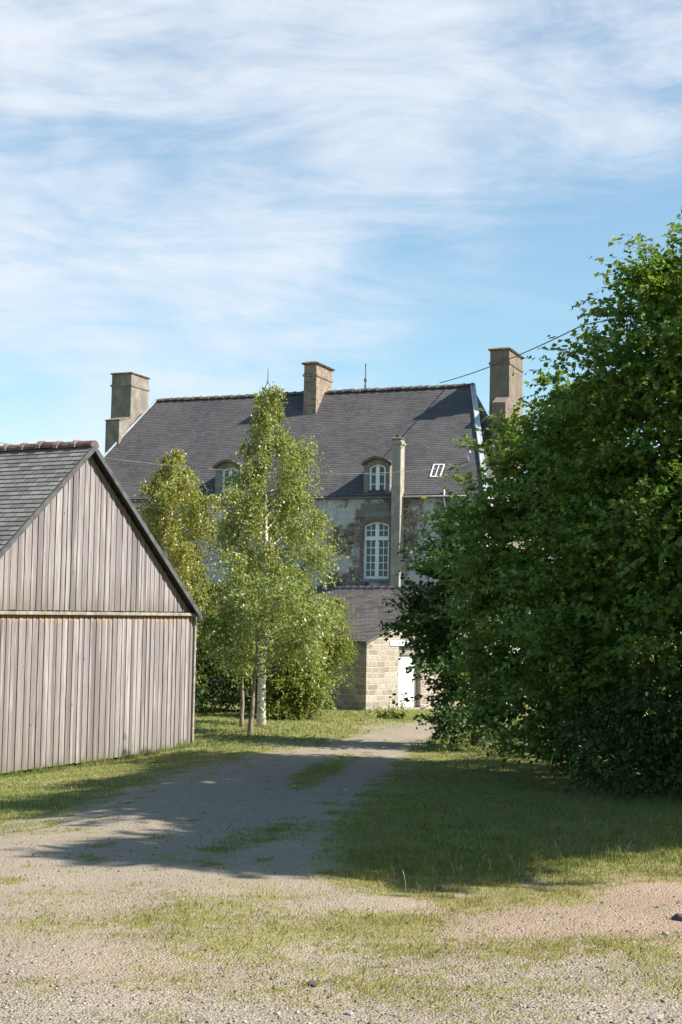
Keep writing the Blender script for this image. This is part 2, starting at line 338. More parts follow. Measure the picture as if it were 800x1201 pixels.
# where grass grows: ovals laid out on the ground (centre, half sizes given through the matching picture point)
def oval(cur, px, py, cx, cy, rx, ry, val, ang=0.0, soft=.85):
    a = R_(ang); dx, dy = px-cx, py-cy; u = (dx*math.cos(a)+dy*math.sin(a))/rx; w = (-dx*math.sin(a)+dy*math.cos(a))/ry
    d = np.sqrt(u*u+w*w); k = np.clip((1+soft-d)/(2*soft), 0, 1); k = k*k*(3-2*k); return cur*(1-k)+val*k
def inpoly(px, py, poly):
    ins = np.zeros(px.shape, bool); n = len(poly)
    for i in range(n):
        x0, y0 = poly[i]; x1, y1 = poly[(i+1) % n]
        if y0 == y1: continue
        c = ((y0 > py) != (y1 > py)) & (px < (x1-x0)*(py-y0)/(y1-y0)+x0); ins ^= c
    return ins
TRACK = [(-700,1010),(0,975),(60,958),(130,936),(200,908),(262,893),(330,879),(392,868),(430,860),(452,853),(490,846),(560,846),(560,854),(505,864),(480,884),(462,905),(432,928),(402,948),(384,968),(376,990),(384,1012),(410,1040),(470,1062),(600,1070),(700,1075),(1500,1085),(4000,1500),(-3000,1500)]
def masks(x, y):
    P = np.stack([x, y, g2(x, y)], -1); ok = y > 3.0
    P[..., 1] = np.where(ok, P[..., 1], 3.0)
    px, py = project(P); wob = vnoise(x, y, 2.2, 1.3)
    rs = np.random.default_rng(3); acc = np.zeros(px.shape)
    for _ in range(24):
        sg = np.clip((py-800)/180, .15, 1.2); jx, jy = rs.normal()*30*sg, rs.normal()*12*sg; acc += inpoly(px+22*wob*sg+jx, py+9*vnoise(x, y, 3.1, 4.0)*sg+jy, TRACK)
    g = .90-.80*acc/24
    g = oval(g, px, py, 378, 905, 46, 11, .85, -22)            # green strip between the wheel tracks
    g = oval(g, px, py, 300, 982, 95, 13, .62, -10)
    g = oval(g, px, py, 230, 1003, 60, 8, .35)
    g = oval(g, px, py, 60, 972, 60, 10, .45)
    g = oval(g, px, py, 215, 1082, 260, 40, .60)               # thin turf in the foreground
    g = oval(g, px, py, 60, 1062, 80, 16, .36)
    g = oval(g, px, py, 600, 1110, 260, 26, .80)
    g = oval(g, px, py, 440, 1085, 110, 22, .66)
    g = oval(g, px, py, 715, 1076, 140, 24, .10, -4)           # bare reddish earth
    g = oval(g, px, py, 640, 1040, 190, 15, .66, -9)
    g = oval(g, px, py, 780, 1050, 70, 16, .22)
    g = oval(g, px, py, 440, 1060, 70, 9, .15)
    g = oval(g, px, py, 430, 1150, 460, 34, .50)
    g = oval(g, px, py, 90, 1130, 150, 26, .22)
    g = oval(g, px, py, 330, 1120, 120, 16, .45)
    g = oval(g, px, py, 560, 1190, 120, 14, .42)
    g = oval(g, px, py, 205, 1196, 60, 10, .45)
    g = oval(g, px, py, 330, 872, 46, 5, .55)
    g = oval(g, px, py, 455, 852, 40, 5, .45)
    g = np.where((py < 1040) & (py > 868), g+.42*np.clip((vnoise(x, y, 5.2, 6.1)-.32)/.2, 0, 1), g)
    g = np.where(py > 1040, np.maximum(g, .24), g); g = g+.13*vnoise(x, y, 3.3, .7)+.10*vnoise(x, y, 8.0, 2.9)
    red = oval(np.zeros(px.shape), px, py, 710, 1072, 180, 38, 1.0); red = oval(red, px, py, 150, 1140, 130, 25, .5)
    grv = np.clip((py-1075)/120, 0, 1)*.62; grv = np.maximum(grv, oval(np.zeros(px.shape), px, py, 290, 940, 210, 60, .55, -15)); grv = oval(grv, px, py, 690, 1078, 120, 22, .3)
    g = np.where(ok, g, .4); grv = np.where(ok, grv, .7)
    return np.clip(g, 0, 1), red, grv, px, py
MG, MR, MV, PXg, PYg = masks(GX, GY)
Vg = np.stack([GX, GY, GZ], -1).reshape(-1, 3); ny, nx = GX.shape
idx = np.arange(nx*ny).reshape(ny, nx)
quads = np.stack([idx[:-1,:-1], idx[:-1,1:], idx[1:,1:], idx[1:,:-1]], -1).reshape(-1, 4)
cxm = (GX[:-1,:-1]+GX[1:,1:])/2; cym = (GY[:-1,:-1]+GY[1:,1:])/2
pxc, pyc = project(np.stack([cxm, np.maximum(cym, 3.0), g2(cxm, np.maximum(cym, 3.0))], -1))
ispath = (inpoly(pxc, pyc, TRACK) & (cym > 4) & (np.abs(cxm) < 15)).reshape(-1)
def sub(name, q):
    u, inv = np.unique(q.ravel(), return_inverse=True)
    return np_mesh(name, Vg[u], inv.reshape(q.shape), M['ground'], None, {'grassy': MG.ravel()[u], 'red': MR.ravel()[u], 'gravel': MV.ravel()[u]})
for o in (sub('ground', quads[~ispath]), sub('gravel_track', quads[ispath])):
    o.data.polygons.foreach_set('use_smooth', [True]*len(o.data.polygons))
    tag(o, kind='structure')
tag(bpy.data.objects['ground'], 'rough turf lawn sloping gently down to the houses', 'ground'); tag(bpy.data.objects['gravel_track'], 'sandy gravel track with wheel ruts curving between barn and hedge', 'track')

# grass blades
def blades(name, n, ylo, yhi, hmin, hmax, w, mat, thr, label, power=1.0, xlim=None, filt=None, lean=.5, clump=0):
    Y = ylo*(yhi/ylo)**rng.random(n)                       # denser close to the viewer
    X = (rng.random(n)*2-1)*(Y*.265+.25)
    if clump:
        k = n//clump; ci = rng.integers(0, k, n); X = X[ci]+rng.normal(0, .035, n); Y = Y[ci]+rng.normal(0, .035, n)
    g, red, grv, px, py = masks(X, Y)
    patch = .5+.5*vnoise(X, Y, 5.0, 2.2); keep = rng.random(n) < np.clip((g-thr)/(1-thr), 0, 1)**power*(.25+.75*patch)
    if filt is not None: keep &= filt(X, Y, px, py)
    X, Y, g = X[keep], Y[keep], g[keep]; m = len(X); Z = gh(X, Y)
    h = (hmin+(hmax-hmin)*rng.random(m)**1.6)*(.45+.55*g); a = rng.random(m)*2*PI; l = rng.random(m)*lean
    B = np.stack([X, Y, Z-.004], -1); side = np.stack([np.cos(a), np.sin(a), 0*a], -1)*(w*(.6+.8*rng.random(m)))[:, None]
    la = rng.random(m)*2*PI; ln = np.stack([np.cos(la)*l, np.sin(la)*l, np.ones(m)], -1)
    mid = B + ln*(h*.55)[:, None]*np.array([.6,.6,1]); tip = B + ln*h[:, None]*np.array([1.3,1.3,1])
    V = np.stack([B-side, B+side, mid+side*.7, tip, mid-side*.7], 1).reshape(-1, 3); q = np.arange(m*5).reshape(m, 5)
    return tag(np_mesh(name, V, q, mat), label, 'grass', kind='stuff')
outside = lambda X, Y, px, py: ~(((X < -2.6) & (Y > 19) & (Y < 36) & (px < 228) & (py < 880)))
blades('foreground_grass', 330000, 5.4, 12.5, .010, .050, .0022, M['grassblade'], .22, 'thin patchy turf over the gravel in the foreground', 1.0, lean=.9)
blades('lawn_grass', 330000, 11.0, 30, .015, .055, .0042, M['lawnblade'], .35, 'lawn grass growing beside the barn and in the shade of the hedge', 1.0, lean=.8, filt=outside)
blades('far_lawn_grass', 90000, 27.0, 48, .03, .09, .011, M['lawnblade'], .35, 'far lawn grass around the birch trunks', 1.0, lean=.8, filt=outside)
blades('tufts_of_grass', 36000, 8.6, 16.0, .04, .12, .0026, M['grassblade'], .55, 'taller tufts of grass along the edge of the shade', 1.3, lean=.7, clump=24, filt=lambda X, Y, px, py: (px > 400) & (py > 940))
def wall_foot(n):
    u = rng.random(n)*-6.9+.1; o = -.02-np.abs(rng.normal(0, .07, n)); c, s_ = math.sin(.506), math.cos(.506); b = gnd(223, 877)
    X = b[0]+u*c+o*-s_*1.0; Y = b[1]+u*s_+o*c; patch = .5+.5*np.sin(u*3.1)*np.sin(u*7.7+1); h = (.03+.16*rng.random(n)**2.2)*(.35+.9*patch); Z = gh(X, Y)
    a = rng.random(n)*6.28; side = np.stack([np.cos(a), np.sin(a), 0*a], -1)*.004; l = rng.normal(0, .25, (n, 2)); B = np.stack([X, Y, Z-.01], -1); T = B+np.stack([l[:, 0]*h, l[:, 1]*h, h], -1)
    V = np.stack([B-side, B+side, T+side*.2, T-side*.2], 1).reshape(-1, 3)
    tag(np_mesh('wall_foot_grass', V, np.arange(n*4).reshape(n, 4), M['lawnblade']), 'uncut grass growing along the foot of the barn wall', 'grass', kind='stuff')
wall_foot(5200)
# dry grass stalks along the bank
def stalks():
    V = []; Fc = []
    spots = [(483,1044),(490,1040),(604,1028),(612,1026),(537,1030),(652,1012),(703,1004),(698,1006),(690,1004),(455,1058),(380,1052),(371,1056),(366,1054),(330,1050),(560,1024),(581,1022),(628,1018),(735,1000),(760,996)]
    for (px, py) in spots:
        g = gnd(px, py)
        for _ in range(random.randint(1, 3)):
            b = g+np.array([random.uniform(-.05,.05), random.uniform(-.05,.05), 0]); b[2] = float(gh(b[0], b[1]))-.005
            h = random.uniform(.07,.19); lx = random.uniform(-.3,.3); r = .0022; n = len(V)
            for k, (t, rr) in enumerate([(0,r),(.55,r),(.8,r*1.6),(1,r*.4)]):
                c = b+np.array([lx*h*t*t, 0, h*t])
                for d in range(3): V.append(c+rr*np.array([math.cos(2.1*d), math.sin(2.1*d), 0]))
            for k in range(3):
                for d in range(3): Fc.append((n+k*3+d, n+k*3+(d+1) % 3, n+k*3+3+(d+1) % 3, n+k*3+3+d))
    return tag(np_mesh('grass_stalks', np.array(V), np.array(Fc), M['strawblade']), 'dry grass stalks standing along the edge of the shade', 'grass', kind='stuff')
stalks()

def daisies(n):
    px = rng.random(n)*250; py = 880+rng.random(n)*75; V = []; Fc = []
    for a, b in zip(px, py):
        g = gnd(a, b)
        if masks(np.array([g[0]]), np.array([g[1]]))[0][0] < .6 or (b < 915-a*.15): continue
        c = np.array([g[0], g[1], g[2]+random.uniform(.02,.045)]); r = random.uniform(.005,.009); m = len(V)
        V += [c+np.array([math.cos(k*PI/3)*r, math.sin(k*PI/3)*r, 0]) for k in range(6)]+[c+np.array([0,0,r*.8])]
        Fc += [(m+k, m+(k+1) % 6, m+6) for k in range(6)]
    tag(np_mesh('clover_flowers', np.array(V), np.array(Fc), M['white']), 'white clover flowers dotted over the lawn before the barn', 'flowers', kind='stuff')
daisies(300)
# gravel: loose pebbles
def pebbles(n):
    Y = 5.5*(15/5.5)**rng.random(n); X = (rng.random(n)*2-1)*(Y*.265+.2)
    g, red, grv, px, py = masks(X, Y); keep = rng.random(n) < np.clip(.25+grv-g*.6+.25*vnoise(X, Y, 1.9, 5), .02, 1)
    X, Y = X[keep], Y[keep]; m = len(X); r = .003+.010*rng.random(m)**5
    base = np.array([(1,0,0),(0,1,0),(-1,0,0),(0,-1,0),(0,0,1),(0,0,-1)], float)
    V = base[None]*r[:, None, None]*(.65+.7*rng.random((m, 6, 1)))*np.array([1.15,1,.7]); a = rng.random(m)*6.3; c, s = np.cos(a)[:, None], np.sin(a)[:, None]
    V = np.stack([V[...,0]*c-V[...,1]*s, V[...,0]*s+V[...,1]*c, V[...,2]], -1); V += np.stack([X, Y, gh(X, Y)+r*.25], -1)[:, None]
    t = np.array([(0,1,4),(1,2,4),(2,3,4),(3,0,4),(1,0,5),(2,1,5),(3,2,5),(0,3,5)])
    q = (np.arange(m)[:, None, None]*6+t[None]).reshape(-1, 3)
    return tag(np_mesh('gravel', V.reshape(-1, 3), q, M['pebble']), 'loose gravel scattered over the foreground track', 'gravel', kind='stuff')
pebbles(34000)
def rock(px, py, r, mat, label, flat=.65):
    g = gnd(px, py); bm = bmesh.new(); bmesh.ops.create_icosphere(bm, subdivisions=2, radius=1)
    sd = Vector((px*.13, py*.07, 1))
    for v in bm.verts:
        k = 1+.38*mnoise.noise(v.co*1.3+sd)+.15*mnoise.noise(v.co*3.1+sd); v.co = Vector((v.co.x*1.2, v.co.y, v.co.z*flat))*k*r
    me = bpy.data.meshes.new('stone'); bm.to_mesh(me); bm.free(); me.materials.append(mat)
    o = bpy.data.objects.new('stone', me); COL.objects.link(o); o.location = (g[0], g[1], g[2]+r*flat*.45); o.rotation_euler = (0,0,px)
    return tag(o, label, 'stone', 'stones lying in the gravel')
rock(366, 1153, .028, M['darkstone'], 'dark rounded stone standing alone on the foreground gravel')
rock(797, 1078, .042, M['darkstone'], 'dark stone at the right edge of the bare earth')
rock(781, 1098, .024, M['greyrock'], 'grey stone at the foot of the bare reddish earth')
rock(770, 1192, .032, M['greyrock'], 'flat pale stone in the lower right corner', .4)
rock(410, 1187, .022, M['greyrock'], 'small pale stone at the bottom centre of the gravel')

# ------------------------------------------------------------------ roofs
def slope(mb, a, b, c, d, course, step=.014, m=0):
    """a,b bottom corners, c,d top corners (c above b). Overlapping courses as real little steps; UV in metres."""
    a, b, c, d = map(Vector, (a, b, c, d)); nrm = (b-a).cross(d-a).normalized()
    if nrm.z < 0: nrm = -nrm
    L = (((c+d)/2)-((a+b)/2)).length; n = max(1, round(L/course)); ax = (b-a).normalized()
    P = lambda v, e, k: (a.lerp(d, v) if e == 0 else b.lerp(c, v)) + nrm*k
    U = lambda p: ax.dot(p-a)
    for i in range(n):
        v0, v1 = i/n, (i+1)/n
        p = [P(v0,0,step), P(v0,1,step), P(v1,1,0), P(v1,0,0)]
        mb.face(p, [(U(q), (v0 if j < 2 else v1)*n*course+.0) for j, q in enumerate(p)], m)
        r = [P(v0,0,-.002), P(v0,1,-.002), P(v0,1,step), P(v0,0,step)]
        mb.face(r, [(U(q), v0*n*course+.02) for q in r], m)
def ridge_tiles(mb, p0, p1, r, length, collar=None, sag=0.0):
    p0, p1 = Vector(p0), Vector(p1); L = (p1-p0).length; n = max(1, round(L/length)); d = (p1-p0)/n; ax = d.normalized(); s = ax.cross(Vector((0,0,1))).normalized()
    def half(a, b, ra, rb, m):
        k = 8
        A = [a + s*math.cos(PI*i/k)*ra + Vector((0,0,1))*math.sin(PI*i/k)*ra for i in range(k+1)]; B = [b + s*math.cos(PI*i/k)*rb + Vector((0,0,1))*math.sin(PI*i/k)*rb for i in range(k+1)]
        for i in range(k): mb.face([A[i], A[i+1], B[i+1], B[i]], None, m)
        mb.face(A, None, m); mb.face(B, None, m)
    for i in range(n):
        a = p0+d*i; w = Vector((0,0,random.uniform(-.014,.014)))
        half(a+w+ax*.004, a+d+w-ax*.002, r*.95, r*1.0, 0)
        if collar: half(a+d-ax*.05+w, a+d+ax*.045+w, r*1.17, r*1.17, 1)

# ------------------------------------------------------------------ barn
bg = .506; Bo = gnd(223, 877); Bo[2] = -1.13
barn = tag(empty('barn', Bo, PI/2-bg), 'grey weathered board barn with steep slate roof on the left', 'barn')
bz = lambda z: z-Bo[2]
BW, AX, SL, DEP = -6.76, -3.38, .872, 9.0             # far gable corner is x=0, apex at AX
EV, APX = 1.49, 1.49+.872*3.38
def rake(x, drop=.0): return EV+(3.38-abs(x-AX))*SL-drop
w = MB()
zb = bz(-1.08)
w.face([(BW,.03,zb),(0,.03,zb),(0,.03,bz(EV)),(AX,.03,bz(APX)),(BW,.03,bz(EV))]); 
w.face([(BW,DEP,zb),(0,DEP,zb),(0,DEP,bz(EV)),(AX,DEP,bz(APX)),(BW,DEP,bz(EV))])
w.face([(0,.03,zb),(0,DEP,zb),(0,DEP,bz(EV)),(0,.03,bz(EV))]); w.face([(BW,.03,zb),(BW,DEP,zb),(BW,DEP,bz(EV)),(BW,.03,bz(EV))])
w.face([(BW,.03,zb),(0,.03,zb),(0,DEP,zb),(BW,DEP,zb)])
w.build('wall', M['darkwall'], barn)
def boards(mb, fresh, low, x0, x1, lo, hi, depthy, seedv, axis='x'):
    r = random.Random(seedv); x = x0; i = 0
    while x < x1-.02:
        wd = r.choice([.06,.07,.08,.09]); e = min(x+wd, x1); gap = .010
        pr = depthy - (.010 if i % 2 else 0) - r.uniform(0,.006); th = .022; zz = lo+r.uniform(-.006,.008)
        za, zc = hi(x+gap/2), hi(e-gap/2)
        pts = lambda zl, zr, y: [(x+gap/2, y, zl), (e-gap/2, y, zr)]
        # split up the board so sheltered tops can keep their fresh colour
        zs = [0.0, .08, .35, .80, .90, 1.0]; lv = []
        for t in zs: lv.append((zz+(za-zz)*t, zz+(zc-zz)*t))
        n = len(mb.v)
        for (l, rr) in lv:
            for y in (pr, pr+th):
                for (xx, z) in ((x+gap/2, l), (e-gap/2, rr)):
                    p = (xx, y, z) if axis == 'x' else (y, xx, z)
                    mb.v.append(p); top = min(za, zc)-z
                    fresh.append(max(0.0, 1-top/.30)); low.append(max(0.0, 1-(z-zz)/.35))
        for k in range(len(lv)-1):
            a = n+k*4; b = a+4
            for f in ((a, a+1, b+1, b), (a+2, b+2, b+3, a+3), (a, b, b+2, a+2), (a+1, a+3, b+3, b+1)): mb.f.append(f); mb.mi.append(0); mb.uv += [(0,0)]*4
        t = n+(len(lv)-1)*4
        mb.f.append((t, t+1, t+3, t+2)); mb.mi.append(0); mb.uv += [(0,0)]*4; mb.f.append((n, n+2, n+3, n+1)); mb.mi.append(0); mb.uv += [(0,0)]*4
        x = e; i += 1
def board_obj(name, specs):
    mb = MB(); fr = []; lw = []
    for s in specs: boards(mb, fr, lw, *s)
    o = mb.build(name, M['wood'], barn)
    for nm, val in (('fresh', fr), ('low', lw)):
        a = o.data.attributes.new(nm, 'FLOAT', 'POINT'); a.data.foreach_set('value', np.array(val, np.float32))
    return o
RAILZ = bz(1.50)
board_obj('cladding', [(BW, .0, bz(-1.10), lambda x: RAILZ-.028, -.002, 3), (BW, 0, RAILZ+.052, lambda x: max(RAILZ+.07, bz(rake(x, .05))), -.006, 5)])
board_obj('side_cladding', [(.03, DEP, bz(-1.12), lambda x: bz(EV-.06), .018, 9, 'y'), ])
board_obj('side_cladding', [(.03, DEP, bz(-.95), lambda x: bz(EV-.06), BW-.035, 11, 'y')])
w = MB(); w.box((BW-.02,-.085,RAILZ-.022), (.045,.01,RAILZ+.035)); w.build('rail', M['oldwood'], barn, bevel=.006)
w = MB(); w.box((-.005,-.052,bz(-1.08)), (.050,.018,RAILZ-.03)); w.build('corner_board', M['oldwood'], barn, bevel=.005)
OV, EO, TH = .15, .03, .05
r = MB()
zt = lambda x: bz(rake(x))+.07
xl, xr = BW-EO, EO*1.0; ze = bz(rake(xr))+.07
slope(r, (xl,DEP+.2,ze), (xl,-OV,ze), (AX,-OV,zt(AX)), (AX,DEP+.2,zt(AX)), .125, .012)
slope(r, (xr,-OV,ze), (xr,DEP+.2,ze), (AX,DEP+.2,zt(AX)), (AX,-OV,zt(AX)), .125, .012)
for sx in (xl, xr):                                            # underside and eaves edge
    r.face([(sx,-OV,ze-TH),(sx,DEP+.2,ze-TH),(AX,DEP+.2,zt(AX)-TH),(AX,-OV,zt(AX)-TH)], None, 1); r.face([(sx,-OV,ze-TH),(sx,DEP+.2,ze-TH),(sx,DEP+.2,ze-.003),(sx,-OV,ze-.003)], None, 1)
    r.face([(sx,-OV,ze-TH),(AX,-OV,zt(AX)-TH),(AX,-OV,zt(AX)-.002),(sx,-OV,ze-.002)], None, 1)
roof = r.build('roof', [M['barnslate'], M['soffit']], barn, fixn=False)
rt = MB(); ridge_tiles(rt, (AX,-OV-.02,zt(AX)-.045), (AX,DEP+.2,zt(AX)-.045), .125, .40, True); rt.build('ridge_tiles', [M['ridge'], M['collar']], roof)
for sx in (xl, xr):
    b = MB(); y0, y1 = -OV-.028, -OV-.003; hgt = .115; p = lambda x, z: [(x,y0,z),(x,y1,z)]
    zE, zA = ze-.012, zt(AX)-.012; s_ = 1 if sx > AX else -1; ex = sx+.03*s_; zE -= .03*SL
    q = [(ex,y0,zE-hgt),(AX+.001*s_,y0,zA-hgt),(AX+.001*s_,y1,zA-hgt),(ex,y1,zE-hgt),(ex,y0,zE+.0),(AX+.001*s_,y0,zA),(AX+.001*s_,y1,zA),(ex,y1,zE)]
    b.hexa(q); b.build('bargeboard', M['barge'], barn)

# ------------------------------------------------------------------ house
HA = R_(22); Ho = at(440, 640, 50); Ho = np.array([Ho[0], Ho[1], -1.95])
house = tag(empty('house', Ho, -HA), 'tall old stone house with steep slate roof behind the birches', 'house')
hu = np.array([math.cos(HA), -math.sin(HA), 0]); hb = np.array([math.sin(HA), math.cos(HA), 0]); Hxy = np.array([Ho[0], Ho[1], 0])
def onb(px, py, b):
    d = ray(px, py); t = ((Hxy-C0) @ hb+b)/(d @ hb); p = C0+d*t; return float((p-Hxy) @ hu), float(p[2]-Ho[2])
def onroof(px, py):                                       # front slope of the house
    d = ray(px, py); lo, hi = 0.0, 4.0
    for _ in range(50):
        m = (lo+hi)/2; u, z = onb(px, py, m)
        if z > ZE+(ZR-ZE)*m/RB: lo = m
        else: hi = m
    return u, lo, z
ZE, ZR, RB, DB = 5.93-Ho[2], 10.48-Ho[2], 4.0, 8.0
UL, UR, RL, RR = -13.35, 4.12, -11.56, 2.42
def arch(x0, x1, z0, zs, rise, n=10):                    # outline of an opening with a segmental head
    return [(x0,z0),(x1,z0)]+[(x1+(x0-x1)*i/n, zs+rise*math.sin(PI*i/n)**.8) for i in range(n+1)]
wx0, wz0 = onb(425.5, 679, 0); wx1, wz1 = onb(457, 613, 0)
WIN = arch(wx0, wx1, wz0, wz1-.10, .14)
def wall_with_hole(mb, outer, holes, y, depth, mrev=0):
    loops = [[Vector((x, z, 0)) for x, z in outer]]+[[Vector((x, z, 0)) for x, z in h] for h in holes]
    flat = [p for l in loops for p in l]
    for t in tessellate_polygon(loops): mb.face([(flat[i].x, y, flat[i].y) for i in t])
    for h in holes:
        for i in range(len(h)):
            (xa, za), (xb, zb_) = h[i], h[(i+1) % len(h)]; mb.face([(xa,y,za),(xb,y,zb_),(xb,y+depth,zb_),(xa,y+depth,za)], None, mrev)
w = MB(); wall_with_hole(w, [(UL,-.3),(UR,-.3),(UR,ZE),(UL,ZE)], [WIN], 0, .28)
w.face([(UR,0,-.3),(UR,DB,-.3),(UR,DB,ZE),(UR,0,ZE)]); w.face([(UL,0,-.3),(UL,DB,-.3),(UL,DB,ZE),(UL,0,ZE)]); w.face([(UL,DB,-.3),(UR,DB,-.3),(UR,DB,ZE),(UL,DB,ZE)])
w.face([(wx0-.1,.3,wz0-.1),(wx1+.1,.3,wz0-.1),(wx1+.1,.3,wz1+.3),(wx0-.1,.3,wz1+.3)])
hw = w.build('wall', M['facade'], house, fixn=False)
cor = MB(); cor.box((UL-.03,-.07,ZE-.10), (UR+.03,-.003,ZE-.03)); cor.build('cornice', M['greystone'], house, bevel=.02)
gut = MB(); gut.tube([(UL,-0.12-.05,ZE-.16),(UR,-0.12-.05,ZE-.16)], .05, 8); gut.build('gutter', M['zincdark'], house, True)
def arch_frame(mb, x0, x1, z0, zs, rise, wd, y0, y1, n=12):
    """frame of width wd following the opening"""
    def out(k):
        a, b = x0+k, x1-k
        return [(a, z0+k), (a, zs)]+[(a+(b-a)*i/n, zs-k+rise*math.sin(PI*i/n)**.8) for i in range(1, n)]+[(b, zs), (b, z0+k)]
    A, B = out(0), out(wd)
    for i in range(len(A)):
        j = (i+1) % len(A); 
        mb.hexa([(*[A[i][0]], y0, A[i][1]), (A[j][0], y0, A[j][1]), (A[j][0], y1, A[j][1]), (A[i][0], y1, A[i][1]), (B[i][0], y0, B[i][1]), (B[j][0], y0, B[j][1]), (B[j][0], y1, B[j][1]), (B[i][0], y1, B[i][1])])
def casement(parent, x0, x1, z0, zs, rise, y, transom=None, rows=(3,), cols=2, fw=.055, bar=.028, label=None):
    f = MB(); arch_frame(f, x0, x1, z0, zs, rise, fw, y, y+.06)
    xm = (x0+x1)/2; top = zs+rise-fw*.6
    f.box((xm-.045, y-.008, z0+fw), (xm+.045, y+.05, top))
    bands = [(z0+fw, top)] if transom is None else [(z0+fw, transom-.05), (transom+.05, top)]
    if transom is not None: f.box((x0+fw, y-.015, transom-.05), (xm-.046, y+.055, transom+.05)); f.box((xm+.046, y-.015, transom-.05), (x1-fw, y+.055, transom+.05))
    for (zl, zh), nr in zip(bands, rows):
        for s0, s1 in ((x0+fw, xm-.046), (xm+.046, x1-fw)):
            for i in range(1, nr): zc = zl+(zh-zl)*i/nr; f.box((s0, y+.006, zc-bar/2), (s1, y+.04, zc+bar/2))
            if cols == 2: xc = (s0+s1)/2; f.box((xc-bar/2, y+.008, zl), (xc+bar/2, y+.038, min(zh, zs+rise*.75)))
            f.box((s0, y-.002, zl), (s0+.03, y+.045, zh-.06)); f.box((s1-.03, y-.002, zl), (s1, y+.045, zh-.06)); f.box((s0+.031, y-.002, zl), (s1-.031, y+.045, zl+.045))
    fo = f.build('window', M['white'], parent)
    if label: fo['label'] = label
    g = MB(); ol = arch(x0+fw*.5, x1-fw*.5, z0+fw*.5, zs-fw*.3, rise); g.face([(x, y+.03, z) for x, z in ol]); g.build('pane', M['glass'], fo, fixn=False)
    return fo
wobj = casement(house, wx0+.004, wx1-.004, wz0+.004, wz1-.105, .135, .10, wz0+(wz1-wz0)*.715, (5,2), 2)
s = MB(); s.box((wx0-.10,-.09,wz0-.11), (wx1+.10,.02,wz0-.004)); s.build('sill', M['greystone'], wobj, bevel=.01)
def surround(name, x0, x1, z0, zs, rise, wd, mat, top=0.25, foot=0.0):
    f = MB(); n = 12; A = [(x0,z0), (x0,zs)]+[(x0+(x1-x0)*i/n, zs+rise*math.sin(PI*i/n)**.8) for i in range(1, n)]+[(x1,zs),(x1,z0)]
    Bp = [(x0-wd,z0-foot), (x0-wd,zs+top*.6)]+[(x0-wd+(x1-x0+2*wd)*i/n, zs+top+rise*.5*math.sin(PI*i/n)) for i in range(1, n)]+[(x1+wd,zs+top*.6),(x1+wd,z0-foot)]
    for i in range(len(A)-1):
        j = i+1
        f.hexa([(A[i][0],-.035,A[i][1]),(A[j][0],-.035,A[j][1]),(A[j][0],.04,A[j][1]),(A[i][0],.04,A[i][1]),(Bp[i][0],-.035,Bp[i][1]),(Bp[j][0],-.035,Bp[j][1]),(Bp[j][0],-.002,Bp[j][1]),(Bp[i][0],-.002,Bp[i][1])])
    return f.build(name, mat, house)
surround('window_surround', wx0-.002, wx1+.002, wz0-.11, wz1-.10, .142, .13, M['redbrick'])
lt = MB(); lt.box((wx0-.30,-.052,wz1+.20), (wx1+.30,-.003,wz1+.50)); lt.build('lintel', M['greystone'], house, bevel=.02)
bp = MB(); bp.box((wx0-.10,-.042,wz1+.503), (wx1-.02,-.003,ZE-.345)); bp.build('brick_panel', M['greystone'], house)

# roof
r = MB()
FO = .12                                                    # eaves overhang
kz = (ZR-ZE)/RB
e = lambda u, b: (u, b, ZE-.02)
slope(r, (UL-.05,-FO,ZE-FO*kz*.5), (UR+.05,-FO,ZE-FO*kz*.5), (RR,RB,ZR), (RL,RB,ZR), .105, .006)
slope(r, (UR+.05,DB+FO,ZE-FO*kz*.5), (UL-.05,DB+FO,ZE-FO*kz*.5), (RL,RB,ZR), (RR,RB,ZR), .105, .010)
slope(r, (UR+.05,-FO,ZE-FO*kz*.5), (UR+.05,DB+FO,ZE-FO*kz*.5), (RR,RB+.001,ZR), (RR,RB,ZR), .105, .010)
slope(r, (UL-.05,DB+FO,ZE-FO*kz*.5), (UL-.05,-FO,ZE-FO*kz*.5), (RL,RB,ZR), (RL,RB+.001,ZR), .105, .010)
hroof = r.build('roof', M['slate'], house, fixn=False)
for seg_ in ((RL-.05, -4.40), (-3.66, RR+.05)):
    rt = MB(); ridge_tiles(rt, (seg_[0],RB,ZR-.055), (seg_[1],RB,ZR-.055), .125, .36, True); rt.build('ridge_tiles', [M['houseridge'], M['housecollar']], hroof)
def hip(u0, u1, mat, wd, label=None):
    f = MB(); a = Vector((u0, -FO, ZE-FO*kz*.5+.03)); c = Vector((u1, RB-.02, ZR+.02)); n1 = Vector((0,-kz,1)).normalized(); d = (c-a).normalized(); sd = d.cross(n1).normalized(); 
    if (sd.x > 0) == (u0 < 0): sd = -sd
    # front strip only plus a small roll
    f.hexa([a+n1*.0, a+sd*-wd, a+sd*-wd+n1*.012, a+n1*.022, c, c+sd*-wd, c+sd*-wd+n1*.012, c+n1*.022])
    f.tube([a+n1*.02, c+n1*.02], .045, 6)
    o = f.build('hip_flashing', mat, hroof)
    if label: o['label'] = label
hip(UL-.05, RL, M['verge'], .03); hip(UR+.05, RR, M['zinc'], -.16, 'broad pale zinc strip down the right hip')

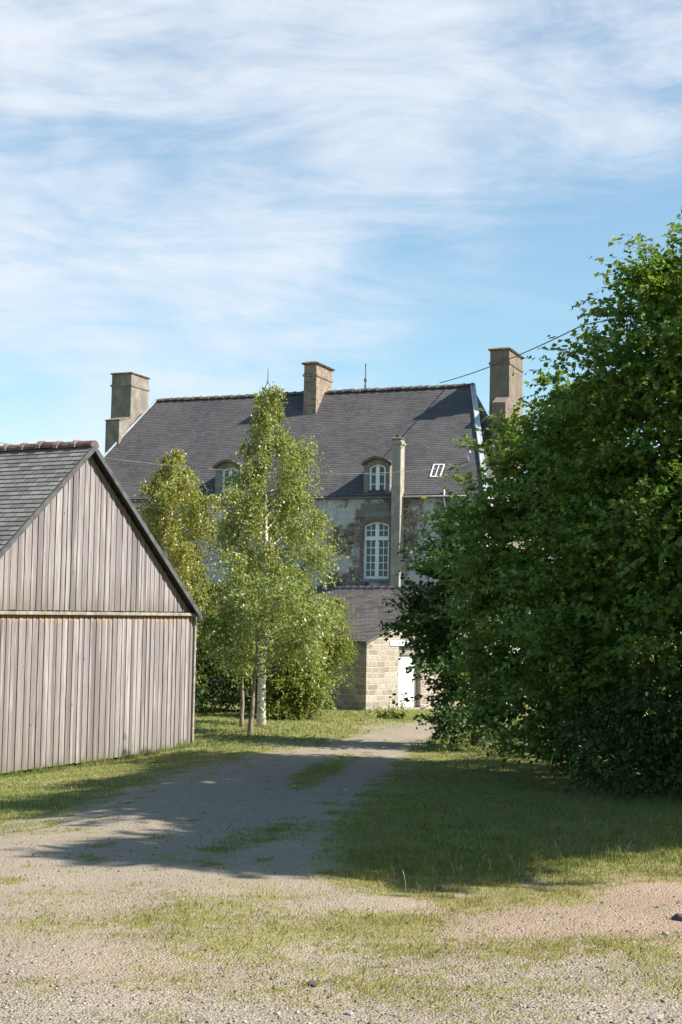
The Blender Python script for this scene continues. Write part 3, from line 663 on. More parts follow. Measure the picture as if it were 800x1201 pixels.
def chimney(x0, x1, y0, y1, zb0, zt0, mat, capmat, taper=.03, band=None, cap=.11, capov=.07, label=None, lean=0.0):
    f = MB(); t = taper; zc = zt0-cap
    f.hexa([(x0-t,y0-t,zb0),(x1+t,y0-t,zb0),(x1+t,y1+t,zb0),(x0-t,y1+t,zb0),(x0,y0,zc-.003),(x1,y0,zc-.003),(x1,y1,zc-.003),(x0,y1,zc-.003)])
    o = f.build('chimney', mat, house, bevel=.015)
    if label: o['label'] = label
    c = MB(); k = capov
    c.hexa([(x0-k*.5,y0-k*.5,zc),(x1+k*.5,y0-k*.5,zc),(x1+k*.5,y1+k*.5,zc),(x0-k*.5,y1+k*.5,zc),(x0-k,y0-k,zc+cap*.45),(x1+k,y0-k,zc+cap*.45),(x1+k,y1+k,zc+cap*.45),(x0-k,y1+k,zc+cap*.45)])
    c.hexa([(x0-k,y0-k,zc+cap*.45+.002),(x1+k,y0-k,zc+cap*.45+.002),(x1+k,y1+k,zc+cap*.45+.002),(x0-k,y1+k,zc+cap*.45+.002),(x0+.03,y0+.03,zt0),(x1-.03,y0+.03,zt0),(x1-.03,y1-.03,zt0),(x0+.03,y1-.03,zt0)])
    c.build('cap', capmat, o, bevel=.012)
    if band:
        b = MB()
        kk = .035; b.hexa([(x0-kk,y0-kk,band-.05),(x1+kk,y0-kk,band-.05),(x1+kk,y1+kk,band-.05),(x0-kk,y1+kk,band-.05),(x0-kk-.01,y0-kk-.01,band+.05),(x1+kk+.01,y0-kk-.01,band+.05),(x1+kk+.01,y1+kk+.01,band+.05),(x0-kk-.01,y1+kk+.01,band+.05)])
        b.build('band', mat, o, bevel=.01)
    return o
# right end chimney with its front shoulder
b0 = 3.0; xa, zt_ = onb(575, 408, b0); xb, _ = onb(597.5, 408, b0); _, zband = onb(585, 426, b0)
chR = chimney(xa, xb, b0, 5.0, 3.0, zt_, M['renderR'], M['lichen'], .07, zband, .12, .09, 'brown rendered chimney with a sloped shoulder on the right end')
def shoulder(px0, px1, pyt, bf, bk, rise, mat, par, zb0, name='shoulder'):
    x0, zt1 = onb(px0, pyt, bf); x1, _ = onb(px1, pyt, bf); f = MB()
    f.hexa([(x0,bf,zb0),(x1,bf,zb0),(x1,bk,zb0),(x0,bk,zb0),(x0,bf,zt1),(x1,bf,zt1),(x1+.02,bk,zt1+rise),(x0,bk,zt1+rise)])
    return f.build(name, mat, par, bevel=.01), x0, x1, zt1
shoulder(577, 593, 472, 2.35, 2.93, .28, M['renderR'], chR, 3.0)
# left end chimney
xa, zt_ = onb(131.5, 437, b0); xb, _ = onb(154.5, 437, b0); _, zband = onb(143, 452, b0)
chL = chimney(xa, xb, b0, 4.45, 3.0, zt_, M['render'], M['lichen'], .03, zband, .10, .07, 'grey rendered chimney with a lichen covered shoulder on the left end')
so, x0, x1, zt1 = shoulder(124, 140, 494, 2.1, 2.97, .22, M['render'], chL, 3.0)
lc = MB(); lc.hexa([(x0-.03,2.07,zt1+.004),(x1+.03,2.07,zt1+.004),(x1+.04,2.96,zt1+.232),(x0-.03,2.96,zt1+.232),(x0-.03,2.07,zt1+.05),(x1+.03,2.07,zt1+.05),(x1+.04,2.96,zt1+.28),(x0-.03,2.96,zt1+.28)]); lc.build('shoulder_cap', M['lichen'], chL)
# ridge chimney
xa, zt_ = onb(357, 424, 3.1); xb, _ = onb(371.5, 424, 3.1); _, zband = onb(363, 440, 3.1)
chimney(xa, xb, 3.1, 4.75, ZE+2.6, zt_, M['brick'], M['lichen'], .02, zband, .14, .11, 'brick chimney standing on the middle of the ridge')
# slim tall flue up the front
fx0, fz = onb(460, 513, -.42); fx1, _ = onb(470.5, 513, -.42)
fl = chimney(fx0, fx1, -.42, -.004, 1.0, fz, M['flue'], M['lichen'], .0, fz-.22, .08, .035, 'slim tall cement flue rising up the front wall past the eaves')
pot = MB(); pot.tube([((fx0+fx1)/2,-.22,fz),((fx0+fx1)/2,-.22,fz+.10)], [.10,.085], 10); pot.build('pot', M['iron'], fl)

# dormers
def dormer(pxl, pxr, pyt, wpl, wpr, wpt, wpb, label):
    x0, zt_ = onb(pxl, pyt, -.02); x1, _ = onb(pxr, pyt, -.02); a0, wz = onb(wpl, wpb, -.02); a1, wt = onb(wpr, wpt, -.02)
    z0 = ZE-.12; rise = .22; zs = zt_-rise
    d = MB(); hole = arch(a0, a1, wz, wt-.13, .13)
    n = 12; outer = [(x0,z0),(x1,z0)]+[(x1+(x0-x1)*i/n, zs-.06+(rise)*math.sin(PI*i/n)) for i in range(n+1)]
    wall_with_hole(d, outer, [hole], -.02, .22)
    bk = lambda z: max(0.02, (z-ZE)/kz+.25)
    for x in (x0, x1): d.face([(x,-.02,z0),(x,.3,z0),(x,bk(zs-.06),zs-.06),(x,-.02,zs-.06)])
    d.face([(a0-.1,.20,wz-.1),(a1+.1,.20,wz-.1),(a1+.1,.20,wt+.05),(a0-.1,.20,wt+.05)])
    do = d.build('dormer', M['greystone'], house, fixn=False); do['label'] = label
    # curved hood moulding and barrel roof behind it
    h = MB(); ov = .06
    for i in range(n):
        t0, t1 = i/n, (i+1)/n; P = lambda t, k: (x0-ov+(x1-x0+2*ov)*t, zs-.058+k+(rise+.01)*math.sin(PI*t))
        (xa, za), (xb, zb_) = P(t0, 0), P(t1, 0); (xc, zc), (xd, zd) = P(t0, .09), P(t1, .09)
        h.hexa([(xa,-.16,za),(xb,-.16,zb_),(xb,.10,zb_),(xa,.10,za),(xc,-.20,zc),(xd,-.20,zd),(xd,.10,zd),(xc,.10,zc)])
    h.build('hood', M['lichen'], do)
    rf = MB()
    for i in range(n):
        t0, t1 = i/n, (i+1)/n; P = lambda t: (x0-.03+(x1-x0+.06)*t, zs+.02+rise*math.sin(PI*t))
        (xa, za), (xb, zb_) = P(t0), P(t1); rf.face([(xa,.101,za),(xb,.101,zb_),(xb,bk(zb_),zb_),(xa,bk(za),za)], [(xa,.1),(xb,.1),(xb,bk(zb_)),(xa,bk(za))])
    rf.build('dormer_roof', M['slate'], do, fixn=False)
    casement(do, a0+.004, a1-.004, wz+.004, wt-.132, .125, .06, None, (3,), 1, .05, .028)
    s = MB(); s.box((a0-.08,-.07,wz-.09), (a1+.08,.05,wz-.003)); s.build('sill', M['greystone'], do, bevel=.01)
dormer(427, 457.5, 537, 432, 452.5, 544, 580.5, 'arched dormer beside the slim flue')
dormer(253, 282, 541, 259.5, 279, 547.5, 583, 'arched dormer half hidden by the tall birch')

# skylight, pipe, finials, lamp bracket
sk = [onroof(*q) for q in ((505,560),(516.5,560),(521.5,546),(509.5,546))]
sk = [Vector(q) for q in sk]; nr = Vector((0,-kz,1)).normalized()
f = MB()
def bar(mb, a, b, wd, n, h=.05):
    d = (b-a).normalized(); s_ = d.cross(n).normalized()*wd/2
    mb.hexa([a-s_-n*.01, b-s_-n*.01, b+s_-n*.01, a+s_-n*.01, a-s_+n*h, b-s_+n*h, b+s_+n*h, a+s_+n*h])
for i in range(4): bar(f, sk[i], sk[(i+1) % 4], .04, nr, .06+.003*i)
bar(f, (sk[0]+sk[1])/2, (sk[2]+sk[3])/2, .03, nr, .055)
so = f.build('skylight', M['white'], hroof); so['label'] = 'small white framed skylight right of the flue'
g = MB(); g.face([q+nr*.025 for q in sk]); g.build('pane', M['glass'], so)
vp = MB(); a = Vector((*onb(521, 577, -.10)[:1], -.10, onb(521, 577, -.10)[1])); x_, z_ = onb(524, 602, -.10); vp.tube([(a.x,-.10,a.z+.1),(a.x,-.12,a.z-.25),(x_,-.10,z_)], .035, 8); vp.build('vent_pipe', M['zinc'], house, True)
br_ = MB(); q = Vector(onroof(550, 541)); br_.tube([q-nr*.02, q+nr*.30], .025, 6); br_.tube([q+nr*.24+Vector((-.16,0,-.03)), q+nr*.34+Vector((.12,0,.10))], .05, 8); br_.build('cable_bracket', M['zinc'], house)
def finial(px, pyb, pyt, forked):
    x, z = onb(px, pyb, RB); _, z2 = onb(px, pyt, RB); z = ZR+.05; f = MB(); h = z2-z
    if forked:
        for s_ in (-1, 1): f.tube([(x+s_*.22,RB,z-.05),(x+s_*.10,RB,z+h*.30),(x,RB,z+h*.48)], .018, 5)
        f.tube([(x,RB,z+h*.42),(x,RB,z+h)], [.022,.010], 5)
    else:
        f.tube([(x,RB,z-.06),(x,RB,z+h*.25),(x,RB,z+h*.33),(x,RB,z+h*.38),(x,RB,z+h*.46),(x,RB,z+h*.85),(x,RB,z+h*.90),(x,RB,z+h)], [.06,.03,.06,.06,.022,.018,.035,.01], 8)
    f.build('finial', M['iron'] if forked else M['zincdark'], hroof)
finial(314, 458, 432, True); finial(428.5, 455, 426, False)

# ------------------------------------------------------------------ outbuilding
OA = R_(47); Oo = at(429, 834, 43); OZ = Oo[2]
outb = tag(empty('outbuilding', Oo, PI/2-OA), 'low stone outbuilding with white door in its sunlit gable end', 'outbuilding')
ou = np.array([math.sin(OA), math.cos(OA), 0])
def ong(px, py):
    nrm = np.array([math.cos(OA), -math.sin(OA), 0]); d = ray(px, py); t = ((Oo-C0) @ nrm)/(d @ nrm); p = C0+d*t; return float((p-Oo) @ ou), float(p[2]-OZ)
_, OEV = ong(430, 753); OAX = 4.1; _, ORZ = (0, at(534, 692, 43+4.1*math.cos(OA))[2]-OZ); OW, OL = 6.9, 13.5
osl = (ORZ-OEV)/OAX; OE2 = ORZ-osl*(OW-OAX)
dx0, dzt = ong(468, 757.5); dx1, _ = ong(494, 758); dx0 = dx0
w = MB()
wall_with_hole(w, [(0,-.5),(OW,-.5),(OW,OE2-.02),(OAX,ORZ-.02),(0,OEV-.02)], [[(dx0,.02),(dx1,.02),(dx1,dzt),(dx0,dzt)]], 0, .30)
w.face([(0,0,-.5),(0,OL,-.5),(0,OL,OEV-.02),(0,0,OEV-.02)]); w.face([(OW,0,-.5),(OW,OL*.45,-.5),(OW,OL*.45,OE2-.02),(OW,0,OE2-.02)])
w.build('wall', M['outstone'], outb, fixn=False)
d = MB(); d.box((dx0+.002,.20,.03), (dx1-.002,.25,dzt-.30)); [d.box((dx0+.02+(dx1-dx0-.04)*k_/6+.006,.188,.05), (dx0+.02+(dx1-dx0-.04)*(k_+1)/6-.006,.199,dzt-.32)) for k_ in range(6)]; dd = d.build('door', M['doorwhite'], outb); 
hd = MB(); hd.box((dx1-.16,.165,1.0), (dx1-.13,.198,1.12)); hd.build('handle', M['iron'], dd)
d = MB(); d.box((dx0+.002,.12,dzt-.299), (dx1-.002,.27,dzt-.002)); d.build('recess_shade', M['greystone'], outb)  # grey block in place of the shadowed recess above the door
d = MB(); d.box((dx0-.42,-.03,dzt+.002), (dx1+.35,-.003,dzt+.16)); d.build('lintel', M['white'], outb, bevel=.01)
r = MB(); fo = .10
slope(r, (-fo,OL,OEV-fo*osl+.06), (-fo,-.08,OEV-fo*osl+.06), (OAX,-.08,ORZ+.06), (OAX,OL,ORZ+.06), .11, .010)
slope(r, (OW+fo,-.08,OE2-fo*osl+.06), (OW+fo,OL*.42,OE2-fo*osl+.06), (OAX,OL*.42,ORZ+.06), (OAX,-.08,ORZ+.06), .11, .010)
r.face([(-fo,-.08,OEV-fo*osl+.055),(-fo,OL,OEV-fo*osl+.055),(-fo,OL,OEV-fo*osl-.02),(-fo,-.08,OEV-fo*osl-.02)], None, 1)
r.face([(-fo,-.08,OEV-fo*osl-.02),(OAX,-.08,ORZ-.03),(OAX,-.08,ORZ+.058),(-fo,-.08,OEV-fo*osl+.058)], None, 1); r.face([(-fo,-.08,OEV-fo*osl-.02),(-fo,OL,OEV-fo*osl-.02),(OAX,OL,ORZ-.03),(OAX,-.08,ORZ-.03)], None, 1)
oroof = r.build('roof', [M['outslate'], M['zincdark']], outb, fixn=False)
rt = MB(); ridge_tiles(rt, (OAX,-.1,ORZ+.02), (OAX,OL,ORZ+.02), .11, .36, True); rt.build('ridge_tiles', [M['zincdark'], M['zincdark']], oroof)

# ------------------------------------------------------------------ overhead cables
def cable(pts, sag, rad, mat, label):
    f = MB()
    for a, b, s_ in zip(pts[:-1], pts[1:], sag):
        a, b = np.array(a), np.array(b); n = 24; f.tube([a+(b-a)*i/n-np.array([0,0,s_*4*(i/n)*(1-i/n)]) for i in range(n+1)], rad, 5)
    o = f.build('power_cable', mat, None, True); return tag(o, label, 'cable', 'overhead cables at the house')
br_w = np.array(house.location) + np.array(Matrix.Rotation(-HA, 3, 'Z') @ (q+nr*.3))
cable([at(-260,470,24), at(548,545,br_w[1])], [.75], .008, M['cablepale'], 'thin pale cable running across the front of the house roof')
cable([at(516,449,56.0), at(684,381,38), at(1100,150,18)], [.15,.5], .018, M['cable'], 'dark cable rising to the right past the right end chimney')

# ------------------------------------------------------------------ trees
def unit(v): return v/np.maximum(np.linalg.norm(v, axis=-1, keepdims=True), 1e-9)
def leaf_mesh(name, P, A, N, L, W, mat, parent, kind='kite', fold=.25):
    A = unit(A); N = unit(N-A*np.sum(N*A, -1, keepdims=True)); S = np.cross(A, N); n = len(P)
    L = np.asarray(L)[:, None]; W = np.asarray(W)[:, None]
    if kind == 'kite':
        V = np.stack([P, P+A*L*.45+S*W*.5+N*W*fold*.5, P+A*L, P+A*L*.45-S*W*.5+N*W*fold*.5], 1); k = 4
    else:                                                     # broad lobed leaf
        V = np.stack([P, P+A*L*.18+S*W*.42, P+A*L*.50+S*W*.52+N*W*fold*.3, P+A*L*.62+S*W*.22, P+A*L-N*L*.12, P+A*L*.62-S*W*.22, P+A*L*.50-S*W*.52+N*W*fold*.3, P+A*L*.18-S*W*.42], 1); k = 8
    return np_mesh(name, V.reshape(-1, 3), np.arange(n*k).reshape(n, k), mat, parent)
def sphere(n): return unit(rng.normal(size=(n, 3)))
def lobes_px(L): return [(at(px, py, Y), np.array([rx*Y/F, rd, rz*Y/F])) for (px, py, Y, rx, rz, rd) in L]
def crown(name, lobes, mat, parent, base, dens, leaf, shootlen, k=10, kind='lobed', droop=.25, up=.35, gap=.0, zmin=None, inner=.62, clump=.46, flat=.42, per=14, fill=.6):
    """foliage: sprays gathered into clumps over every lobe, with thinner leaves further in"""
    P = []; A = []; N = []; rng = np.random.default_rng(int(abs(base[0])*977+abs(base[1])*131)+len(lobes)*0)
    def sphere(n): return unit(rng.normal(size=(n, 3)))
    for (c, r) in lobes:
        area = 4*PI*((r[0]*r[1])**1.6/3+(r[0]*r[2])**1.6/3+(r[1]*r[2])**1.6/3)**(1/1.6); n = max(6, int(area*dens/clump**2*.50))
        d = sphere(n); rad = inner+(1.14-inner)*rng.random(n)**.9; q = c+d*r*rad[:, None]; sd = rng.random(3)*50
        keep = np.array([mnoise.noise(Vector(v*.9+sd)) for v in q]) > gap
        q, d = q[keep], d[keep]; rc = clump*(.55+.9*rng.random(len(q)))
        # sprays of one clump
        m = per; qq = np.repeat(q, m, 0); oo = np.repeat(unit(d/r), m, 0); rr = np.repeat(rc, m)
        e = sphere(len(qq)); e[:, 2] = np.abs(e[:, 2])*.8-.15; p = qq+e*(rr*.45)[:, None]*np.array([1,1,flat]); sh = unit(e*np.array([1,1,flat])+oo*.55+np.array([0,0,up])+rng.normal(size=e.shape)*.25)
        ln = rr*(.7+.7*rng.random(len(rr)))*shootlen/.4
        nf = int(len(q)*m*fill); fi = rng.integers(0, max(1, len(q)), nf)
        pf = c+(q[fi]-c)*(.35+.5*rng.random((nf, 1)))+rng.normal(size=(nf, 3))*.18; p = np.concatenate([p, pf]); oo = np.concatenate([oo, unit(pf-c)]); sh = np.concatenate([sh, unit(oo[-nf:]+rng.normal(size=(nf, 3))*.8)]) if nf else sh; ln = np.concatenate([ln, np.full(nf, shootlen)])
        if zmin is not None:
            kp = p[:, 2] > zmin(p); p, oo, sh, ln = p[kp], oo[kp], sh[kp], ln[kp]
        n = len(p)
        for j in range(k):
            t = (j+.6)/k; pp = p+sh*(ln*t)[:, None]+np.array([0,0,-1])*(ln*t*t*droop)[:, None]
            side = unit(np.cross(sh, sphere(n))); ax = unit(side*.9+sh*.6+np.array([0,0,-.22])+rng.normal(size=(n, 3))*.25)
            P.append(pp); A.append(ax); N.append(unit(np.array([0,0,.9])+oo*.40+rng.normal(size=(n, 3))*.38))
    P, A, N = map(np.concatenate, (P, A, N)); s_ = leaf*(.6+.7*rng.random(len(P)))
    return leaf_mesh(name, P-base, A, N, s_, s_*(.95 if kind == 'lobed' else .6), mat, parent, kind)
def limbs(mb, base, top, r0, lobes, wob=.05, n=8, twigs=3):
    """trunk from base to top with limbs going to every lobe (coordinates relative to base)"""
    base, top = np.array(base), np.array(top); pts = []
    for i in range(n+1):
        t = i/n; pts.append((top-base)*t+np.array([math.sin(i*1.9+base[0])*wob, math.cos(i*1.3+base[1])*wob, 0])*(t > 0)-np.array([0,0,.12*(i == 0)]))
    rads = [r0*(1.25 if i == 0 else 1)*(1-.75*i/n) for i in range(n+1)]; mb.tube(pts, rads, 9)
    for (c, r) in lobes:
        e_ = np.array(c)-base; t = min(.85, max(.18, (e_[2]-.5*np.linalg.norm(e_[:2]))/max(.5, (top-base)[2]))); k = t*n; i0 = int(k); s0 = np.array(pts[i0])*(1-(k-i0))+np.array(pts[min(n, i0+1)])*(k-i0)
        mid = (s0+e_)/2+np.array([0,0,-.12]); rr = r0*(1-.75*t)*.55; P = [s0*(1-q)**2+2*mid*q*(1-q)+e_*q*q for q in np.linspace(0, 1, 7)]
        mb.tube(P, [rr*(1-.8*j/6) for j in range(7)], 6)
        for _ in range(twigs):
            dd = sphere(1)[0]; dd[2] = abs(dd[2])*.6; f0 = P[random.randint(3, 6)]; mb.tube([f0, f0+dd*r*.45+np.array([0,0,.03]), f0+dd*r*.85], [rr*.28, rr*.18, .006], 5)
def tree(name, label, cat, base, top, r0, lobes, barkm, leafm, dens, leaf, shoot, group=None, k=10, kind='lobed', gap=-.24, twigs=3, **kw):
    L = lobes_px(lobes) if len(lobes[0]) == 6 else lobes
    root = tag(empty(name, base), label, cat, group); t = MB(); limbs(t, base, top, r0, L, wob=.012 if r0 < .08 else .05, twigs=twigs); t.build('trunk', barkm, root, True, fixn=False)
    crown('crown', L, leafm, root, np.array(base), dens, leaf, shoot, k, kind, gap=gap, **kw); return root
HG = 'leafy trees along the right side of the track'
floor = lambda p: gz(p[:, 1])+.25
def gp(x, y): return np.array([x, y, float(gh(x, y))])
# big maple at the right edge
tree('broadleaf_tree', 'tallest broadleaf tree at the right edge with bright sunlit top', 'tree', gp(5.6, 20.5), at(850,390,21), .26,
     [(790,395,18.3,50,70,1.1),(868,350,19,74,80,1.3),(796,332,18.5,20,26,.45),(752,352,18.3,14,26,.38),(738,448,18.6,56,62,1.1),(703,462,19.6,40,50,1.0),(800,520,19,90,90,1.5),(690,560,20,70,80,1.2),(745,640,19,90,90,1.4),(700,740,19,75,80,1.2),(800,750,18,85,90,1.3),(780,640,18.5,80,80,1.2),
      (880,450,20,110,110,1.7),(880,620,19,100,120,1.6),(900,780,18.5,110,110,1.5)], M['bark'], M['maplelit'], 1.05, .073, .40, HG, k=14, zmin=floor)
tree('broadleaf_tree', 'middle dark green broadleaf tree standing beside the right chimney in view', 'tree', gp(4.2, 23.3), at(650,490,23), .22,
     [(655,510,22.8,42,50,1.2),(618,570,22.8,38,50,1.2),(668,560,21.8,55,65,1.4),(590,640,22.3,55,65,1.3),(660,660,20.8,66,70,1.4),(600,740,21.8,60,65,1.3),(680,770,19.8,66,75,1.4),(625,830,21.3,60,48,1.2),(735,700,22.7,70,90,1.3),(725,815,23.2,60,60,1.2)], M['bark'], M['maple'], 1.0, .085, .42, HG, k=11, zmin=floor)  # last two lobes: unseen foliage added to block sun at the hedge foot
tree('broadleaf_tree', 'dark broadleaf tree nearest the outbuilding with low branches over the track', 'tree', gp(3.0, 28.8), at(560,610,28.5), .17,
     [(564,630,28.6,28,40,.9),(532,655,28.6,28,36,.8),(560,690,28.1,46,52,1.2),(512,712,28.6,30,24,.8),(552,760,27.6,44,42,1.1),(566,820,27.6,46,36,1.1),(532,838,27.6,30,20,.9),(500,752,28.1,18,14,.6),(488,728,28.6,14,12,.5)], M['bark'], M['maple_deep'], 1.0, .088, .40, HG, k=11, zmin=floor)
tree('shrub', 'dark low elder shrub under the tall tree at the right edge', 'shrub', gp(4.55, 18.0), at(770,840,18), .05,
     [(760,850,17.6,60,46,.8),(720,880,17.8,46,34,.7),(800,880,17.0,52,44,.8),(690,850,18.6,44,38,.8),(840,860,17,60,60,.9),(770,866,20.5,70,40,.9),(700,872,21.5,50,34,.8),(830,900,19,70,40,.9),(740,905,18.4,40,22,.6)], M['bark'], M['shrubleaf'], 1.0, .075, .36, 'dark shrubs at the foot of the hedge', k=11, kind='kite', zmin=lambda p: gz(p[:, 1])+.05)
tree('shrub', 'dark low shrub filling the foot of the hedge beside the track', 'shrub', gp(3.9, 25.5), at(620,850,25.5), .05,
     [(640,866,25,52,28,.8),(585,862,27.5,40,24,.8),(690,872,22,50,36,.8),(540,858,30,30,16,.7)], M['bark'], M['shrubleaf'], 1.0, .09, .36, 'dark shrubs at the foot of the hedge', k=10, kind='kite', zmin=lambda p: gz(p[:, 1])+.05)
# trees just outside the frame on the right: they carry the hedge on and throw the shade across the track
def near_tree(x, y, lob, label):
    L = [(np.array([a, b, c]), np.array([r, r, rz])) for (a, b, c, r, rz) in lob]
    tree('broadleaf_tree', label, 'tree', gp(x, y), np.array([x, y, 6.0]), .22, L, M['bark'], M['maple'], .8, .13, .45, HG, k=9, zmin=floor)
near_tree(8.6, 12.6, [(8.6,9.2,7.9,1.1,1.0),(8.2,11.2,6.5,1.4,1.2),(7.7,12.8,5.0,1.4,1.3),(7.4,14.2,3.7,1.4,1.3),(6.9,15.2,2.2,1.3,1.3),(8.4,11.6,6.8,1.4,1.2),(8.4,12.9,4.8,1.5,1.4),(9.0,9.6,8.4,.9,.8),(8.6,9.4,7.9,1.0,.9)], 'broadleaf tree just outside the right edge that shades the track')
near_tree(7.2, 14.6, [(7.0,13.2,5.2,1.5,1.4),(7.2,15.0,6.0,1.6,1.4),(6.9,14.2,2.6,1.5,1.7),(7.2,16.2,3.2,1.6,1.8),(6.9,14.0,7.2,1.3,1.1),(6.9,15.8,7.4,1.3,1.0),(7.2,13.0,7.2,1.2,1.0),(6.9,14.6,8.5,1.0,.8)], 'broadleaf tree behind the shading one outside the right edge')
# birches: white trunk, ascending branches, hanging leafy strands
def birch(label, base, top, r0, prof, nbr, leafm, leaf, strand, perstrand, group, seed, hmin=.12, barkm=None, azw=None):
    rg = np.random.default_rng(seed); base = np.array(base); top = np.array(top); H = top-base
    root = tag(empty('birch_tree', base), label, 'tree', group); t = MB()
    tp = lambda h: H*h+np.array([math.sin(h*7+seed)*.10, math.cos(h*5+seed)*.10, 0])*min(1, h*4)*(1-h)
    pts = [tp(i/16) for i in range(17)]; pts[0] = pts[0]-np.array([0,0,.12]); t.tube(pts, [r0*(1.2 if i == 0 else 1)*(1-i/16)**.85+.008 for i in range(17)], 8)
    P = []; A = []
    for b in range(nbr):
        h = hmin+(1-hmin)*(b+.5)/nbr*.985; az = b*2.399+rg.normal()*.3; rad = float(np.interp(h, prof[0], prof[1]))*(.42+.85*rg.random())
        if azw: rad *= azw(az, h)
        s0 = tp(h); d = np.array([math.cos(az), math.sin(az), 0]); rise = rad*(.75 if h > .5 else .45)+.1
        br = [s0+d*rad*q+np.array([0,0,1])*rise*(q-.42*q*q) for q in np.linspace(0, 1, 7)]
        t.tube(br, [max(.004, r0*(1-h)*.42*(1-.85*j/6)) for j in range(7)], 5, False)
        ns = max(3, int(strand*(rad+.15)*2.2))
        for s_ in range(ns):
            q = .25+.77*rg.random()**.75; i = min(5, int(q*6)); f = q*6-i; p0 = br[i]*(1-f)+br[i+1]*f if i < 6 else br[6]
            off = rg.normal(size=3)*np.array([.10,.10,.08])*(.5+rad*.6); p0 = p0+off; ln = (.22+.42*rg.random())*(.6+.45*rad); m = perstrand
            tt = rg.random(m); out = d*.35+rg.normal(size=3)*.3; pp = p0+np.outer(tt, out*ln)+np.outer(-tt**1.5, np.array([0,0,ln*1.25]))+rg.normal(size=(m, 3))*.035
            P.append(pp); A.append(np.tile(np.array([0,0,-.8]), (m, 1))+rg.normal(size=(m, 3))*.55+out*.3)
    t.build('trunk', barkm or M['birchbark'], root, True, fixn=False)
    P = np.concatenate(P); A = np.concatenate(A); N = rg.normal(size=P.shape)+np.array([.3,-.2,.5]); L = leaf*(.6+.7*rg.random(len(P)))
    low = P[:, 2] > .25; P, A, N, L = P[low], A[low], N[low], L[low]
    leaf_mesh('crown', P, A, N, L, L*.72, leafm, root); return root
BG = 'birches on the lawn before the house'
bb = gnd(307, 851); tt = at(313, 452, bb[1])
birch('tall slender birch with white trunk rising above the house ridge', bb, tt, .105, ([0,.18,.30,.45,.60,.72,.85,.95,1], [.8,1.25,1.40,1.55,1.45,1.18,.78,.44,.08]), 62, M['birchleaf'], .068, 21, 16, BG, 5, hmin=.19, azw=lambda az, h: .66 if (math.cos(az) < .2 and h > .60) else 1.0)
b2 = gp(-4.9, 40.0)
birch('shorter birch with yellowing leaves close behind the barn roof', b2, at(201, 528, 40), .09, ([0,.2,.4,.6,.8,.92,1], [1.0,1.4,1.45,1.15,.92,.6,.1]), 48, M['yellowleaf'], .074, 24, 16, BG, 9, hmin=.12)
# the two slim trees in front, bushy from head height up
SG = 'slim young trees in front of the birch'
b3 = gnd(293, 861)
tree('young_tree', 'slim leaning young tree with silvery green leaves, nearest the track', 'tree', b3, at(304,735,b3[1]), .062,
     [(326,700,b3[1],30,20,.7),(352,728,b3[1]-.3,26,18,.6),(300,730,b3[1],30,18,.7),(330,752,b3[1]+.3,26,12,.7),(366,706,b3[1]+.4,16,14,.5),(360,762,b3[1]+.3,22,11,.6),(338,678,b3[1]+.2,18,14,.5),(290,768,b3[1]+.2,22,10,.6),(382,738,b3[1]+.4,12,12,.4)], M['palebark'], M['silverleaf'], .62, .085, .34, SG, k=9, kind='kite', gap=.0, droop=.8, clump=.30, flat=.8)
b4 = gnd(283.5, 853)
tree('young_tree', 'slim straight young tree left of the leaning one', 'tree', b4, at(286,740,b4[1]), .055,
     [(266,738,b4[1],26,24,.7),(284,704,b4[1],30,24,.8),(252,770,b4[1],20,22,.6),(286,768,b4[1],22,14,.6)], M['palebark'], M['silverleaf'], .62, .085, .32, SG, k=9, kind='kite', gap=.0, droop=.8, clump=.30, flat=.8)
# weeping mass to the right and dark shrubs behind
b5 = gp(-.75, 38.0)
tree('weeping_tree', 'bushy weeping green tree in front of the dark outbuilding wall', 'tree', b5, at(368,720,38), .07,
     [(366,722,38,30,26,.8),(384,750,38,16,26,.6),(352,772,38,28,34,.8),(360,795,37.8,22,28,.7),(340,815,37.6,28,22,.7),(394,716,38.2,12,16,.5),(325,800,38.2,28,34,.7)], M['palebark'], M['weepleaf'], .9, .082, .40, None, k=11, kind='kite', gap=-.25, droop=1.1, up=.0, clump=.28, zmin=lambda p: gz(p[:, 1])+.1)
b6 = gp(-4.4, 41.0)
tree('shrub', 'dense dark shrub in the shade behind the barn corner', 'shrub', b6, at(244,740,41), .08,
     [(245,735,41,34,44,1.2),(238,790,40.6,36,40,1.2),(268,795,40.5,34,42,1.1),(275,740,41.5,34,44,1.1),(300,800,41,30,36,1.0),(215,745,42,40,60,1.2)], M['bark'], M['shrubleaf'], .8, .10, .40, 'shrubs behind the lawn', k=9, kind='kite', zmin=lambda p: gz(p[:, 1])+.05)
b7 = gp(-1.9, 41.5)
tree('shrub', 'green shrub behind the birch trunk and slim trees', 'shrub', b7, at(325,740,41.5), .07,
     [(325,745,41.5,40,50,1.0),(320,805,41,40,34,1.0),(355,790,41.2,30,40,.9),(290,735,42,40,60,1.0)], M['bark'], M['birchleaf'], .8, .09, .40, 'shrubs behind the lawn', k=9, kind='kite', zmin=lambda p: gz(p[:, 1])+.05)
# ground plants at the foot of the outbuilding corner
b8 = gnd(452, 842)
tree('leafy_plant', 'low leafy green plant at the foot of the outbuilding corner', 'plant', b8, b8+np.array([0,0,.25]), .015,
     [(450,840,b8[1],11,3,.3),(464,841,b8[1]-.2,9,3,.25)], M['bark'], M['weepleaf'], 1.0, .07, .16, None, k=8, kind='kite', up=.8, twigs=1, clump=.14)

